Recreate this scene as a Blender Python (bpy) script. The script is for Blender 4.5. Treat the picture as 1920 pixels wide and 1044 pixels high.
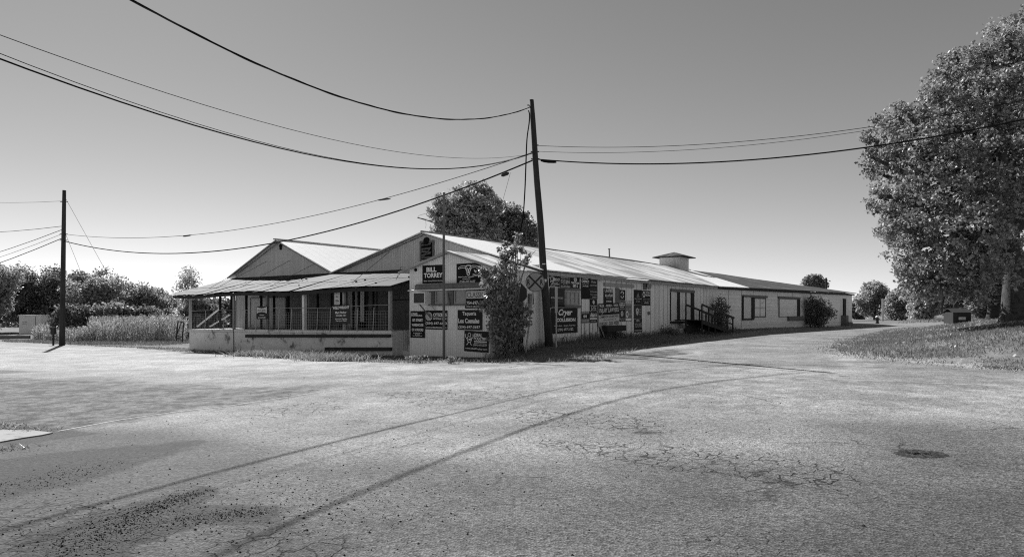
import bpy, math, random
import numpy as np
from mathutils import Vector, geometry
random.seed(7); rng = np.random.default_rng(7)
for o in list(bpy.data.objects): bpy.data.objects.remove(o)
SC = bpy.context.scene; COL = SC.collection
R = math.radians
# ---------------------------------------------------------------- camera
CZ, F, HY, CX = 1.7, 1200.0, 586.0, 960.0
cd = bpy.data.cameras.new('camera'); cam = bpy.data.objects.new('camera', cd); COL.objects.link(cam)
cam.location = (0, 0, CZ); cam.rotation_euler = (R(90), 0, 0)
cd.sensor_width = 36; cd.lens = 36*F/1920; cd.shift_y = (HY-522)/1920; cd.clip_start = .05; cd.clip_end = 6000
SC.camera = cam
# ---------------------------------------------------------------- sky and sun
SUN_AZ, SUN_EL = -31.5, 38.0          # degrees from +Y (clockwise), above the horizon
SKY_STRENGTH, SUN_STRENGTH, EXPOSURE = .051, 3.45, 1.15
w = bpy.data.worlds.new('World'); SC.world = w; w.use_nodes = True
nt = w.node_tree; nt.nodes.clear()
sky = nt.nodes.new('ShaderNodeTexSky'); sky.sky_type = 'NISHITA'; sky.sun_disc = False
sky.sun_elevation = R(SUN_EL); sky.sun_rotation = R(SUN_AZ); sky.air_density = 1.0; sky.dust_density = .05; sky.ozone_density = 1.0
sep = nt.nodes.new('ShaderNodeSeparateColor'); nt.links.new(sky.outputs[0], sep.inputs[0])
m1 = nt.nodes.new('ShaderNodeMath'); m1.operation = 'MULTIPLY'; m1.inputs[1].default_value = .80; nt.links.new(sep.outputs[0], m1.inputs[0])
m2 = nt.nodes.new('ShaderNodeMath'); m2.operation = 'MULTIPLY_ADD'; m2.inputs[1].default_value = .20
nt.links.new(sep.outputs[1], m2.inputs[0]); nt.links.new(m1.outputs[0], m2.inputs[2])
bg = nt.nodes.new('ShaderNodeBackground'); bg.inputs[1].default_value = SKY_STRENGTH
m3 = nt.nodes.new('ShaderNodeMath'); m3.operation = 'POWER'; m3.inputs[1].default_value = .97; nt.links.new(m2.outputs[0], m3.inputs[0]); nt.links.new(m3.outputs[0], bg.inputs[0])
wo = nt.nodes.new('ShaderNodeOutputWorld'); nt.links.new(bg.outputs[0], wo.inputs[0])
ld = bpy.data.lights.new('sun', 'SUN'); ld.energy = SUN_STRENGTH; ld.angle = R(.5); ld.color = (1, 1, 1)
sun = bpy.data.objects.new('sun', ld); COL.objects.link(sun)
sdir = Vector((math.sin(R(SUN_AZ))*math.cos(R(SUN_EL)), math.cos(R(SUN_AZ))*math.cos(R(SUN_EL)), math.sin(R(SUN_EL))))
sun.rotation_euler = (-sdir).to_track_quat('-Z', 'Y').to_euler(); sun.location = (-60, 60, 60)
SC.view_settings.view_transform = 'Standard'; SC.view_settings.look = 'None'; SC.view_settings.gamma = 1
SC.view_settings.exposure = EXPOSURE
SC.render.engine = 'CYCLES'; SC.cycles.max_bounces = 6; SC.cycles.transparent_max_bounces = 8
SC.cycles.use_denoising = False; SC.cycles.filter_width = 1.15

# ---------------------------------------------------------------- picture geometry
def at(px, py, Y): return Vector(((px-CX)/F*Y, Y, CZ+(HY-py)/F*Y))
def sstep(a, b, x):
    t = np.clip((x-a)/(b-a), 0, 1); return t*t*(3-2*t)
U = Vector((-.833, .5525)).normalized(); VV = Vector((.6105, .792)).normalized(); E0 = Vector((-5.53, 29.5))
def Fp(t, d): return E0 + U*t + VV*d           # plan: t metres along the front (leftwards), d metres back
W0 = Fp(-5.5, 3.6); P2 = W0 + VV*22.3; P3 = Vector((37.5, 70.6))
NW = Vector((.792, -.6105))
ISL = np.array([(14.3,17.6),(12.9,20.6),(12.6,24),(13.8,27.5),(16.6,32.5),(21,39),(27,47.5),(34,57),(44,68),(60,78),(160,90),(160,8),(60,13),(30,16.2)], float)
def poly_dist(P, poly):
    """signed distance, positive inside"""
    P = np.atleast_2d(P); x, y = P[:,0], P[:,1]; n = len(poly); d = np.full(len(P), 1e9); ins = np.zeros(len(P), bool)
    for i in range(n):
        a, b = poly[i], poly[(i+1) % n]; e = b-a; ww = P-a
        t = np.clip((ww@e)/(e@e), 0, 1); d = np.minimum(d, np.hypot(*(ww-t[:,None]*e).T))
        c = (a[1] > y) != (b[1] > y)
        with np.errstate(divide='ignore', invalid='ignore'):
            ins ^= c & (x < (b[0]-a[0])*(y-a[1])/(b[1]-a[1]+1e-12)+a[0])
    return np.where(ins, d, -d)
def hts(P):
    P = np.atleast_2d(np.asarray(P, float)); x, y = P[:,0], P[:,1]
    yc = np.clip(y, 5, 60)
    zl = .015*np.clip(x, -40, 40) - .0085*(yc-5)
    zl = zl*(1-sstep(200, 600, np.hypot(x, y)))
    zr = .0042*np.clip(y, 0, 90)
    wgt = sstep(-1.5, 3.2, x - .55*np.maximum(y-30, 0)*.8)
    wgt = np.where(y < 0, sstep(-1.5, 3.2, x), wgt)
    z = zl*(1-wgt) + zr*wgt
    d = (x-W0.x)*NW.x + (y-W0.y)*NW.y; al = (x-W0.x)*VV.x + (y-W0.y)*VV.y
    z = z + .16*sstep(4.2, .3, d)*sstep(-2.0, .8, al)*sstep(48, 40, al)
    di = poly_dist(P, ISL)
    z = z + 1.33*sstep(-.2, 10.5, di) + .05*np.sin(x*.9+y*.4)*sstep(0, 3, di)
    return z
def hz(x, y): return float(hts([(x, y)])[0])
def ground(px, py):
    k = (px-CX)/F; s = (HY-py)/F; Y = CZ/max(-s, 1e-4)
    lo, hi = 1.0, 400.0
    # march outwards
    Ys = np.concatenate([np.linspace(2, 60, 1200), np.linspace(60, 400, 1500)])
    g = CZ+s*Ys - hts(np.stack([k*Ys, Ys], 1))
    i = np.argmax(g < 0) if (g < 0).any() else len(Ys)-1
    Y = Ys[i]; return Vector((k*Y, Y, hz(k*Y, Y)))
class Wall:
    """vertical plane through plan points a, b; s metres from a, n metres outwards (towards the street)"""
    def __init__(s, a, b):
        s.a = Vector(a); s.b = Vector(b); s.L = (s.b-s.a).length; s.u = (s.b-s.a)/s.L
        s.n = Vector((s.u.y, -s.u.x))
        if s.n.dot(-s.a) < 0: s.n = -s.n
    def P(s, ss, z, n=0): q = s.a + s.u*ss + s.n*n; return Vector((q.x, q.y, z))
    def px(s, px, py, n=0):
        k = (px-CX)/F; a = s.a + s.n*n
        t = (k*a.y-a.x)/(s.u.x-k*s.u.y); Y = a.y+s.u.y*t
        return t, CZ+(HY-py)/F*Y
    def rect(s, x0, y0, x1, y1, n=0):
        s0 = s.px(x0, y0, n)[0]; s1 = s.px(x1, y0, n)[0]; xm = (x0+x1)/2
        return s0, s1, s.px(xm, y1, n)[1], s.px(xm, y0, n)[1]

# ---------------------------------------------------------------- mesh helpers
class MB:
    def __init__(s): s.v = []; s.f = []; s.uv = []
    def face(s, pts, uv=None):
        i = len(s.v); s.v += [tuple(p) for p in pts]; s.f.append(tuple(range(i, i+len(pts))))
        if uv is None:
            p0 = Vector(pts[0]); e = (Vector(pts[1])-p0); L = e.length or 1; e = e/L
            nn = e.cross(Vector(pts[-1])-p0); up = nn.cross(e); up = up.normalized() if up.length > 0 else e
            uv = [((Vector(p)-p0).dot(e), (Vector(p)-p0).dot(up)) for p in pts]
        s.uv += list(uv); return s
    def hexa(s, b, t):
        """b, t: four bottom and four top points, same order"""
        s.face([b[3], b[2], b[1], b[0]]); s.face(t)
        for i in range(4):
            j = (i+1) % 4; s.face([b[i], b[j], t[j], t[i]])
        return s
    def wbox(s, W, s0, s1, z0, z1, n0, n1):
        b = [W.P(s0, z0, n0), W.P(s1, z0, n0), W.P(s1, z0, n1), W.P(s0, z0, n1)]
        t = [W.P(s0, z1, n0), W.P(s1, z1, n0), W.P(s1, z1, n1), W.P(s0, z1, n1)]
        return s.hexa(b, t)
    def box(s, c, sx, sy, sz, rot=0):
        c = Vector(c); ca, sa = math.cos(rot), math.sin(rot)
        def q(x, y, z): return c + Vector((x*ca-y*sa, x*sa+y*ca, z))
        b = [q(-sx/2,-sy/2,-sz/2), q(sx/2,-sy/2,-sz/2), q(sx/2,sy/2,-sz/2), q(-sx/2,sy/2,-sz/2)]
        return s.hexa(b, [p+Vector((0,0,sz)) for p in b])
    def bar(s, a, b, wd, ht=None, up=(0,0,1)):
        a = Vector(a); b = Vector(b); ht = ht or wd; d = (b-a).normalized(); r = d.cross(Vector(up))
        if r.length < 1e-3: r = d.cross(Vector((1,0,0)))
        r = r.normalized()*wd/2; u2 = r.normalized().cross(d)*ht/2
        return s.hexa([a-r-u2, a+r-u2, a+r+u2, a-r+u2], [b-r-u2, b+r-u2, b+r+u2, b-r+u2])
    def tube(s, pts, rad, seg=8, cap=True):
        pts = [Vector(p) for p in pts]; n = len(pts)
        if not hasattr(rad, '__len__'): rad = [rad]*n
        rings = []; ref = None
        for i, p in enumerate(pts):
            d = (pts[min(i+1, n-1)]-pts[max(i-1, 0)])
            d = d.normalized() if d.length > 1e-9 else Vector((0,0,1))
            if ref is None: ref = Vector((0,0,1)) if abs(d.z) < .9 else Vector((1,0,0))
            a = d.cross(ref); a = a.normalized() if a.length > 1e-6 else Vector((1,0,0)); b = d.cross(a); ref = b.cross(d)*-1 if False else ref
            base = len(s.v)
            for k in range(seg):
                an = 2*math.pi*k/seg; s.v.append(tuple(p+(a*math.cos(an)+b*math.sin(an))*rad[i]))
            rings.append(base)
        ll = 0
        for i in range(n-1):
            l2 = ll+(pts[i+1]-pts[i]).length
            for k in range(seg):
                k2 = (k+1) % seg
                s.f.append((rings[i]+k, rings[i]+k2, rings[i+1]+k2, rings[i+1]+k))
                c = 6.28*rad[i]
                s.uv += [(k/seg*c, ll), ((k+1)/seg*c, ll), ((k+1)/seg*c, l2), (k/seg*c, l2)]
            ll = l2
        if cap:
            s.f.append(tuple(rings[0]+k for k in range(seg))[::-1]); s.uv += [(0,0)]*seg
            s.f.append(tuple(rings[-1]+k for k in range(seg))); s.uv += [(0,0)]*seg
        return s
    def slab(s, p, th, uvs=None):
        """four points (eave a, eave b, top b, top a), thickness downwards"""
        p = [Vector(q) for q in p]; d = Vector((0,0,-th))
        s.face(p, uvs); s.face([q+d for q in p][::-1])
        for i in range(len(p)):
            j = (i+1) % len(p); s.face([p[i]+d, p[j]+d, p[j], p[i]])
        return s
    def disc(s, c, ax, ay, r, th, seg=28):
        c = Vector(c); ax = Vector(ax).normalized(); ay = Vector(ay).normalized(); nn = ax.cross(ay)
        f = [c+(ax*math.cos(2*math.pi*k/seg)+ay*math.sin(2*math.pi*k/seg))*r+nn*th/2 for k in range(seg)]
        b = [q-nn*th for q in f]; s.face(f); s.face(b[::-1])
        for k in range(seg): s.face([b[k], b[(k+1) % seg], f[(k+1) % seg], f[k]])
        return s
    def build(s, name, m, parent=None, base=None, smooth=False):
        me = bpy.data.meshes.new(name)
        off = Vector((0,0,0))
        if parent is not None:
            q = parent
            while q is not None: off = off+Vector(q.location); q = q.parent
        elif base is not None: off = Vector(base)
        elif s.v:
            A = np.array(s.v); off = Vector(((A[:,0].min()+A[:,0].max())/2, (A[:,1].min()+A[:,1].max())/2, A[:,2].min()))
        me.from_pydata([(v[0]-off.x, v[1]-off.y, v[2]-off.z) for v in s.v], [], s.f)
        ul = me.uv_layers.new(name='UVMap'); ul.data.foreach_set('uv', np.array(s.uv, np.float32).ravel())
        if smooth: me.polygons.foreach_set('use_smooth', [True]*len(me.polygons))
        me.materials.append(m); o = bpy.data.objects.new(name, me); COL.objects.link(o)
        if parent is not None: o.parent = parent
        else: o.location = off
        return o
def tag(o, label, cat=None, group=None, kind=None):
    if label: o['label'] = label
    if cat: o['category'] = cat
    if group: o['group'] = group
    if kind: o['kind'] = kind
    return o
def thing(name, loc, label, cat, group=None):
    o = bpy.data.objects.new(name, None); COL.objects.link(o); o.location = loc; o.empty_display_size = .3
    return tag(o, label, cat, group)
def soup(name, verts, m, parent=None, quad=4, attr=None, base=None):
    """numpy mesh: verts (N, quad, 3), every face separate"""
    verts = np.asarray(verts, np.float32); N = len(verts)
    off = np.zeros(3, np.float32)
    if parent is not None:
        q = parent
        while q is not None: off = off+np.array(q.location, np.float32); q = q.parent
    elif base is not None: off = np.array(base, np.float32)
    me = bpy.data.meshes.new(name); me.vertices.add(N*quad)
    me.vertices.foreach_set('co', (verts.reshape(-1, 3)-off).ravel())
    me.loops.add(N*quad); me.loops.foreach_set('vertex_index', np.arange(N*quad, dtype=np.int32))
    me.polygons.add(N); me.polygons.foreach_set('loop_start', np.arange(N, dtype=np.int32)*quad)
    me.update(calc_edges=True)
    me.materials.append(m); o = bpy.data.objects.new(name, me); COL.objects.link(o)
    if parent is not None: o.parent = parent
    else: o.location = off
    return o

# ---------------------------------------------------------------- materials (everything is a neutral grey: the place is seen in black and white)
class NB:
    def __init__(s, name):
        s.m = bpy.data.materials.new(name); s.m.use_nodes = True; s.t = s.m.node_tree; s.t.nodes.clear()
        s.out = s.n('OutputMaterial'); s.tc = s.n('TexCoord')
    def n(s, k): return s.t.nodes.new('ShaderNode'+k)
    def l(s, a, b): s.t.links.new(a, b)
    def put(s, v, sock):
        if hasattr(v, 'is_output') or isinstance(v, bpy.types.NodeSocket): s.l(v, sock)
        else: sock.default_value = v
    def math(s, op, a, b=0, c=0, clamp=False):
        n = s.n('Math'); n.operation = op; n.use_clamp = clamp
        for i, v in enumerate((a, b, c)): s.put(v, n.inputs[i])
        return n.outputs[0]
    def mp(s, src, scale=(1,1,1), loc=(0,0,0)):
        n = s.n('Mapping'); n.inputs['Scale'].default_value = scale; n.inputs['Location'].default_value = loc; s.l(src, n.inputs[0]); return n.outputs[0]
    def noise(s, vec, scale, det=3, rough=.55, dist=0):
        n = s.n('TexNoise'); n.inputs['Scale'].default_value = scale; n.inputs['Detail'].default_value = det
        n.inputs['Roughness'].default_value = rough; n.inputs['Distortion'].default_value = dist; s.l(vec, n.inputs['Vector']); return n.outputs['Fac']
    def vor(s, vec, scale, feat='F1', out='Distance', rnd=1):
        n = s.n('TexVoronoi'); n.feature = feat; n.inputs['Scale'].default_value = scale; n.inputs['Randomness'].default_value = rnd; s.l(vec, n.inputs['Vector']); return n.outputs[out]
    def rng(s, v, a, b, c=0, d=1, smooth=False):
        n = s.n('MapRange'); n.interpolation_type = 'SMOOTHSTEP' if smooth else 'LINEAR'
        s.put(v, n.inputs[0])
        for i, q in enumerate((a, b, c, d)): n.inputs[i+1].default_value = q
        return n.outputs[0]
    def mix(s, f, a, b):
        n = s.n('Mix'); n.data_type = 'FLOAT'; s.put(f, n.inputs[0]); s.put(a, n.inputs[2]); s.put(b, n.inputs[3]); return n.outputs[0]
    def bump(s, h, st, dist=.02, prev=None):
        n = s.n('Bump'); n.inputs['Strength'].default_value = st; n.inputs['Distance'].default_value = dist; s.l(h, n.inputs['Height'])
        if prev is not None: s.l(prev, n.inputs['Normal'])
        return n.outputs[0]
    def bsdf(s, col, rough, spec=.4, metal=0, nrm=None):
        n = s.n('BsdfPrincipled'); c = s.n('CombineColor')
        for i in range(3): s.put(col, c.inputs[i])
        s.l(c.outputs[0], n.inputs['Base Color']); s.put(rough, n.inputs['Roughness']); n.inputs['Specular IOR Level'].default_value = spec
        s.put(metal, n.inputs['Metallic'])
        if nrm is not None: s.l(nrm, n.inputs['Normal'])
        return n.outputs[0]
    def end(s, sh): s.l(sh, s.out.inputs[0]); return s.m
def surf(name, base, rough=.8, var=.18, scale=1.5, spec=.3, metal=0, corr=0, cst=.5, streak=0, fine=0, bumpst=.15, dark=None, dthr=.6, boards=0, bdir='x', low=0, soft=0):
    b = NB(name); ob = b.tc.outputs['Object']; uv = b.tc.outputs['UV']
    n1 = b.noise(ob, scale, 5, .6); n2 = b.noise(ob, scale*9, 3)
    col = b.math('MULTIPLY', base, b.math('ADD', 1, b.math('ADD', b.math('MULTIPLY', b.math('SUBTRACT', n1, .5), 2*var), b.math('MULTIPLY', b.math('SUBTRACT', n2, .5), var))))
    if streak:
        sn = b.noise(b.mp(uv, (7, .35, 1)), 1, 4, .65); col = b.math('MULTIPLY', col, b.rng(sn, .3, .7, 1-streak, 1+streak*.25))
    if dark is not None:
        dn = b.noise(b.mp(ob, (1, 1, 1), (7, 3, 1)), scale*1.7, 6, .7); col = b.mix(b.rng(dn, dthr, dthr+.1), col, dark)
    nrm = None
    if corr:
        wv = b.n('TexWave'); wv.wave_type = 'BANDS'; wv.bands_direction = 'X'; wv.inputs['Scale'].default_value = 1/(corr*3.2) ; b.l(uv, wv.inputs['Vector'])
        wv.inputs['Scale'].default_value = .314/corr
        nrm = b.bump(wv.outputs['Fac'], cst*.8, .025)
        col = b.math('MULTIPLY', col, b.rng(wv.outputs['Fac'], 0, .35, .84, 1))
    if boards:
        sp = b.n('SeparateXYZ'); b.l(uv, sp.inputs[0]); cc = sp.outputs[0 if bdir == 'x' else 1]
        q = b.math('DIVIDE', cc, boards); fr = b.math('FRACT', q); fl = b.math('FLOOR', q)
        wn = b.n('TexWhiteNoise'); wn.noise_dimensions = '1D'; b.l(fl, wn.inputs['W'])
        col = b.math('MULTIPLY', col, b.rng(wn.outputs['Value'], 0, 1, .90, 1.04))
        e = b.math('MINIMUM', fr, b.math('SUBTRACT', 1, fr)); col = b.math('MULTIPLY', col, b.rng(e, .02, .07, .8 if soft else .35, 1))
        gr = b.noise(b.mp(uv, (40, 1.2, 1) if bdir == 'x' else (1.2, 40, 1)), 1, 3); col = b.math('MULTIPLY', col, b.rng(gr, .3, .7, .92, 1.04))
    if bumpst: nrm = b.bump(n2, bumpst, .02, nrm)
    return b.end(b.bsdf(col, rough, spec, metal, nrm))
def leafmat(name, lo, hi, rough=.42, trans=.3, spec=.5):
    b = NB(name); g = b.n('NewGeometry'); r = g.outputs['Random Per Island']
    n = b.noise(b.tc.outputs['Object'], .35, 3)
    col = b.mix(b.math('ADD', b.math('MULTIPLY', r, .75), b.rng(n, .3, .7, -.1, .3), clamp=True), lo, hi)
    sh = b.bsdf(col, rough, spec)
    tr = b.n('BsdfTranslucent'); c = b.n('CombineColor'); k = b.math('MULTIPLY', col, 1.3)
    for i in range(3): b.l(k, c.inputs[i])
    b.l(c.outputs[0], tr.inputs[0]); mx = b.n('MixShader'); mx.inputs[0].default_value = trans; b.l(sh, mx.inputs[1]); b.l(tr.outputs[0], mx.inputs[2])
    return b.end(mx.outputs[0])
def roofmat(name, base, dark, amt, rough=.42, metal=.0, spec=.6, corr=.2):
    """sheet metal laid in strips running down the slope: u along the eave, v up"""
    b = NB(name); uv = b.tc.outputs['UV']; sp = b.n('SeparateXYZ'); b.l(uv, sp.inputs[0])
    q = b.math('DIVIDE', sp.outputs[0], .66); fl = b.math('FLOOR', q); fr = b.math('FRACT', q)
    q2 = b.math('FLOOR', b.math('DIVIDE', sp.outputs[1], 2.4))
    wn = b.n('TexWhiteNoise'); wn.noise_dimensions = '2D'; cx = b.n('CombineXYZ'); b.l(fl, cx.inputs[0]); b.l(q2, cx.inputs[1]); b.l(cx.outputs[0], wn.inputs['Vector'])
    st = b.noise(b.mp(uv, (2.2, .28, 1)), 1, 5, .65); st2 = b.noise(b.mp(uv, (.22, .1, 1)), 1, 3)
    k = b.math('ADD', b.math('MULTIPLY', wn.outputs['Value'], .35), b.math('ADD', st, b.math('MULTIPLY', st2, .6)))
    f = b.rng(k, 1.22-amt, 1.5-amt, 0, 1)
    col = b.mix(f, base, dark); col = b.math('MULTIPLY', col, b.rng(b.math('MINIMUM', fr, b.math('SUBTRACT', 1, fr)), .0, .04, .7, 1))
    wv = b.n('TexWave'); wv.bands_direction = 'X'; wv.inputs['Scale'].default_value = .314/corr; b.l(uv, wv.inputs['Vector'])
    nrm = b.bump(wv.outputs['Fac'], .35, .02); nrm = b.bump(b.noise(uv, 1.3, 3), .3, .05, nrm)
    return b.end(b.bsdf(col, b.mix(f, rough, .75), spec, metal, nrm))
M = {}
M['sheet'] = surf('painted_sheet', .95, .62, .10, .9, .3, corr=.11, cst=.5, streak=.14, dark=.50, dthr=.66)
M['gable'] = surf('galvanised_sheet', .66, .55, .12, .7, .4, corr=.13, cst=.45, streak=.22)
M['porchwall'] = surf('porch_sheet', .15, .7, .15, .8, .3, corr=.16, cst=.4, streak=.3)  # galvanised sheet under the porch, its shade put into a darker base colour
M['lightpanel'] = surf('pale_panel', .42, .7, .12, 1.2, .3, corr=.16, cst=.3, streak=.2)
M['boards'] = surf('painted_boards', .96, .8, .06, 1.1, .25, boards=.24, streak=.22, dark=.38, dthr=.63)
M['plainboards'] = surf('painted_panels', .96, .8, .06, .8, .25, boards=.61, streak=.18, dark=.45, dthr=.64)
M['siding'] = surf('lap_siding', .90, .85, .16, .8, .2, boards=.15, bdir='y', dark=.40, dthr=.62, soft=1)
M['door'] = surf('door_panel', .80, .75, .10, 1.5, .25, streak=.15)
M['roofw'] = roofmat('bright_roof_sheet', .90, .55, .10, .42)
M['roofg'] = roofmat('streaked_roof_sheet', .82, .28, .44, .5)
M['roofr'] = roofmat('rusty_roof_sheet', .46, .05, .70, .7, spec=.3)
M['roofp'] = roofmat('porch_roof_sheet', .15, .025, .62, .8, spec=.15)
M['conc'] = surf('old_concrete', .72, .9, .26, .9, .2, streak=0, dark=.20, dthr=.55, bumpst=.35)
M['wooddk'] = surf('dark_timber', .045, .85, .4, 3, .2, streak=.3)
M['wood'] = surf('weathered_timber', .20, .85, .3, 3, .2, streak=.4, dark=.08, dthr=.6)
M['woodlt'] = surf('pale_timber', .42, .85, .25, 3, .2, streak=.35, dark=.15, dthr=.62)
M['pole'] = surf('creosoted_pole', .055, .8, .4, 2, .25, streak=.5)
M['post'] = surf('galvanised_post', .45, .5, .15, 4, .5)
M['steel'] = surf('dull_steel', .12, .5, .2, 4, .5)
M['rail'] = surf('fence_wire', .34, .5, .1, 4, .5)
M['cable'] = surf('black_cable', .015, .95, .1, 4, .02, bumpst=0)
M['wire'] = surf('bare_wire', .05, .9, .1, 4, .05, bumpst=0)
M['blkx'] = surf('sign_ink', .02, .6, .2, 2, .1, bumpst=0)
M['blk'] = surf('black_sign_board', .012, .6, .3, 2, .12, bumpst=0)
M['blk2'] = surf('faded_black_board', .032, .7, .5, 3, .12, bumpst=0, dark=.07, dthr=.6)
M['dgrey'] = surf('dark_sign_board', .045, .6, .2, 2, .12, bumpst=0)
M['mgrey'] = surf('grey_sign_board', .16, .5, .15, 2, .3, bumpst=0)
M['wht'] = surf('white_lettering', .93, .6, .03, 3, .3, bumpst=0)
M['lgrey'] = surf('pale_sign_board', .60, .6, .08, 3, .3, bumpst=0)
M['rr'] = surf('crossing_sign_face', .36, .4, .08, 5, .4, bumpst=0)
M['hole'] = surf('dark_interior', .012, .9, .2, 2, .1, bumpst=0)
M['glass'] = surf('dusty_glass', .30, .25, .3, 1.5, .6, bumpst=.05)
M['glassd'] = surf('dark_glass', .05, .15, .2, 1.5, .6, bumpst=0)
M['white'] = surf('white_enamel', .78, .45, .06, 2, .4, bumpst=.03)
M['bark'] = surf('furrowed_bark', .08, .9, .4, 2.5, .2, bumpst=1.0, dark=.03, dthr=.52)
M['barkd'] = surf('dark_bark', .05, .9, .3, 4, .2, bumpst=.4)
M['leafbig'] = leafmat('cottonwood_leaf', .025, .46, .5, .36, .6)
M['leaf'] = leafmat('tree_leaf', .09, .50, .5, .42)
M['leafdk'] = leafmat('dark_leaf', .06, .32, .5, .35)
M['leaflt'] = leafmat('pale_leaf', .18, .62, .5, .45)
M['leafbush'] = leafmat('bush_leaf', .05, .48, .4, .4)
M['stalk'] = leafmat('field_stalk', .14, .50, .6, .35, .3)
M['grass'] = leafmat('grass_blade', .08, .27, .7, .3, .2)
M['grasslt'] = leafmat('dry_grass_blade', .16, .42, .8, .3, .2)
M['litter'] = leafmat('fallen_leaf', .35, .8, .6, .2, .3)
# ================================================================ GROUND AND ROADS
def gpx(l): return [tuple(ground(*p)[:2]) for p in l]
far_edge = gpx([(0,641),(60,643),(120,646),(240,652),(355,661),(480,669),(600,676),(690,680),(780,682),(930,683),(1040,684),(1105,682),(1128,674),(1160,665),(1240,649),(1320,636),(1400,624),(1480,615),(1540,610.5)])
ROAD = [(-130, 96)] + far_edge + [(44,77),(70,97),(160,112),(160,90),(60,78)] + [tuple(p) for p in ISL[8::-1]] + [(30,16.2),(60,13),(160,8),(160,-40),(-130,-40)]
def densify(poly, jag=.12, seed=3):
    r = np.random.default_rng(seed); out = []
    n = len(poly)
    for i in range(n):
        a = np.array(poly[i]); b = np.array(poly[(i+1) % n]); L = np.hypot(*(b-a)); near = min(np.hypot(*a), np.hypot(*b), np.hypot(*((a+b)/2)))
        k = max(1, int(L/max(.35, .012*near))) if near < 75 else max(1, int(L/6))
        for j in range(k):
            p = a+(b-a)*j/k
            if near < 75: p = p + r.normal(0, jag, 2)*min(1, np.hypot(*p)/25)
            out.append(tuple(p))
    return out
rb = densify(ROAD)
RP = np.array(rb)
def grid(x0, x1, y0, y1, st): X, Y = np.meshgrid(np.arange(x0, x1, st), np.arange(y0, y1, st)); return np.stack([X.ravel(), Y.ravel()], 1)
pts = np.concatenate([grid(-14, 14, 3, 16, .25), grid(-34, 24, 16, 34, .5), grid(-60, -34, 3, 60, 1.5), grid(-34, -14, 3, 16, .7), grid(14, 34, 3, 16, .8), grid(-34, 34, 34, 58, 1.2), grid(24, 70, 16, 34, 1.5), grid(-120, 150, -36, 3, 6), grid(-120, 150, 58, 110, 4)])
pts = pts + rng.normal(0, .02, pts.shape)
pts = pts[poly_dist(pts, RP) > .15]
nb = len(rb)
vin = [Vector(p) for p in rb] + [Vector(p) for p in pts]
cv, ce, cf, *_ = geometry.delaunay_2d_cdt(vin, [(i, (i+1) % nb) for i in range(nb)], [], 1, 1e-5)
cvn = np.array([tuple(v) for v in cv]); zz = hts(cvn)
edge = poly_dist(cvn, RP)
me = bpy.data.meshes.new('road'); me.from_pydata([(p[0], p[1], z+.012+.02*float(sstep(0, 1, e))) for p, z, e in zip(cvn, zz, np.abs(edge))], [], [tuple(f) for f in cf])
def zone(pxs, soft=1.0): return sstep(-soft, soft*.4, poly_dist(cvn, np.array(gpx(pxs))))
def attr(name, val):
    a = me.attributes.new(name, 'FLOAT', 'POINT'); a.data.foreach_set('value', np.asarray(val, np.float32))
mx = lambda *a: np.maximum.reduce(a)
attr('darker', mx(1.0*zone([(-900,830),(100,845),(450,930),(700,1080),(-900,1080)], .9),.9*zone([(-900,790),(60,815),(300,815),(520,850),(420,930),(620,1000),(700,1080),(-900,1080)], 1.2), .70*zone([(200,860),(960,890),(1960,860),(1960,1080),(0,1080)], 1.6), .9*zone([(1500,960),(2000,900),(2000,1090),(1300,1090)], 1.5), .5*zone([(1560,800),(2100,800),(2100,1080),(1500,1080)], 1.8), .3*zone([(1080,775),(1700,812),(1700,850),(1000,800)], 1.6)))  # darker gravelly asphalt; lens vignette of the bottom corners also put into the colour
attr('rough', mx(mx(zone([(-900,716),(0,712),(180,722),(330,742),(330,768),(225,790),(60,815),(-900,900)], 1.2), .62*zone([(150,712),(430,730),(640,722),(560,745),(430,764),(240,785)], 1.4)), .6*zone([(1090,672),(1260,655),(1300,664),(1200,676)], .6)))
attr('crack', mx(zone([(480,770),(640,752),(640,768),(520,785)], .4), zone([(720,740),(940,728),(1000,745),(800,765)], .5), zone([(970,770),(1240,790),(1230,812),(980,800)], .4),
     zone([(990,830),(1200,840),(1560,880),(1600,915),(1500,918),(1150,868)], .35), zone([(420,1010),(640,1008),(640,1070),(380,1060)], .25), zone([(-300,960),(120,950),(330,1000),(200,1070),(-300,1080)], .3), zone([(1260,1010),(1500,1000),(1560,1060),(1240,1060)], .15)*.5))
attr('stain', mx(zone([(90,1010),(230,965),(372,926),(376,940),(260,1000),(180,1070),(60,1070)], .28), zone([(280,960),(420,962),(500,960),(495,980),(400,978),(290,1005)], .22), .9*zone([(0,805),(110,812),(160,818),(40,835),(-100,840)], .3),
     .75*zone([(-300,900),(150,855),(360,835),(150,905),(-300,1000)], .5), .55*zone([(1180,812),(1240,816),(1260,822),(1190,820)], .12), .22*zone([(630,790),(690,780),(690,800),(640,810)], .3), .8*zone([(1700,849),(1745,851),(1752,860),(1705,861)], .06),
     .5*zone([(-200,690),(80,698),(-200,712)], .5), .25*zone([(460,712),(560,704),(545,714),(470,718)], .4)))
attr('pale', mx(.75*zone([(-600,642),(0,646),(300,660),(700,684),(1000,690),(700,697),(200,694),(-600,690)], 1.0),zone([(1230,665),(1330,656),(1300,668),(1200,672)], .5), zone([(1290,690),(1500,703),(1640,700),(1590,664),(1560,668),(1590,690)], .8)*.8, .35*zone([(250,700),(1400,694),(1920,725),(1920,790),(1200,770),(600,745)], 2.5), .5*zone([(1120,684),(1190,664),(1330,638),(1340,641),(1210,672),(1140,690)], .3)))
b = NB('worn_asphalt'); ob = b.tc.outputs['Object']
def A(nm): n = b.n('Attribute'); n.attribute_name = nm; return n.outputs['Fac']
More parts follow.
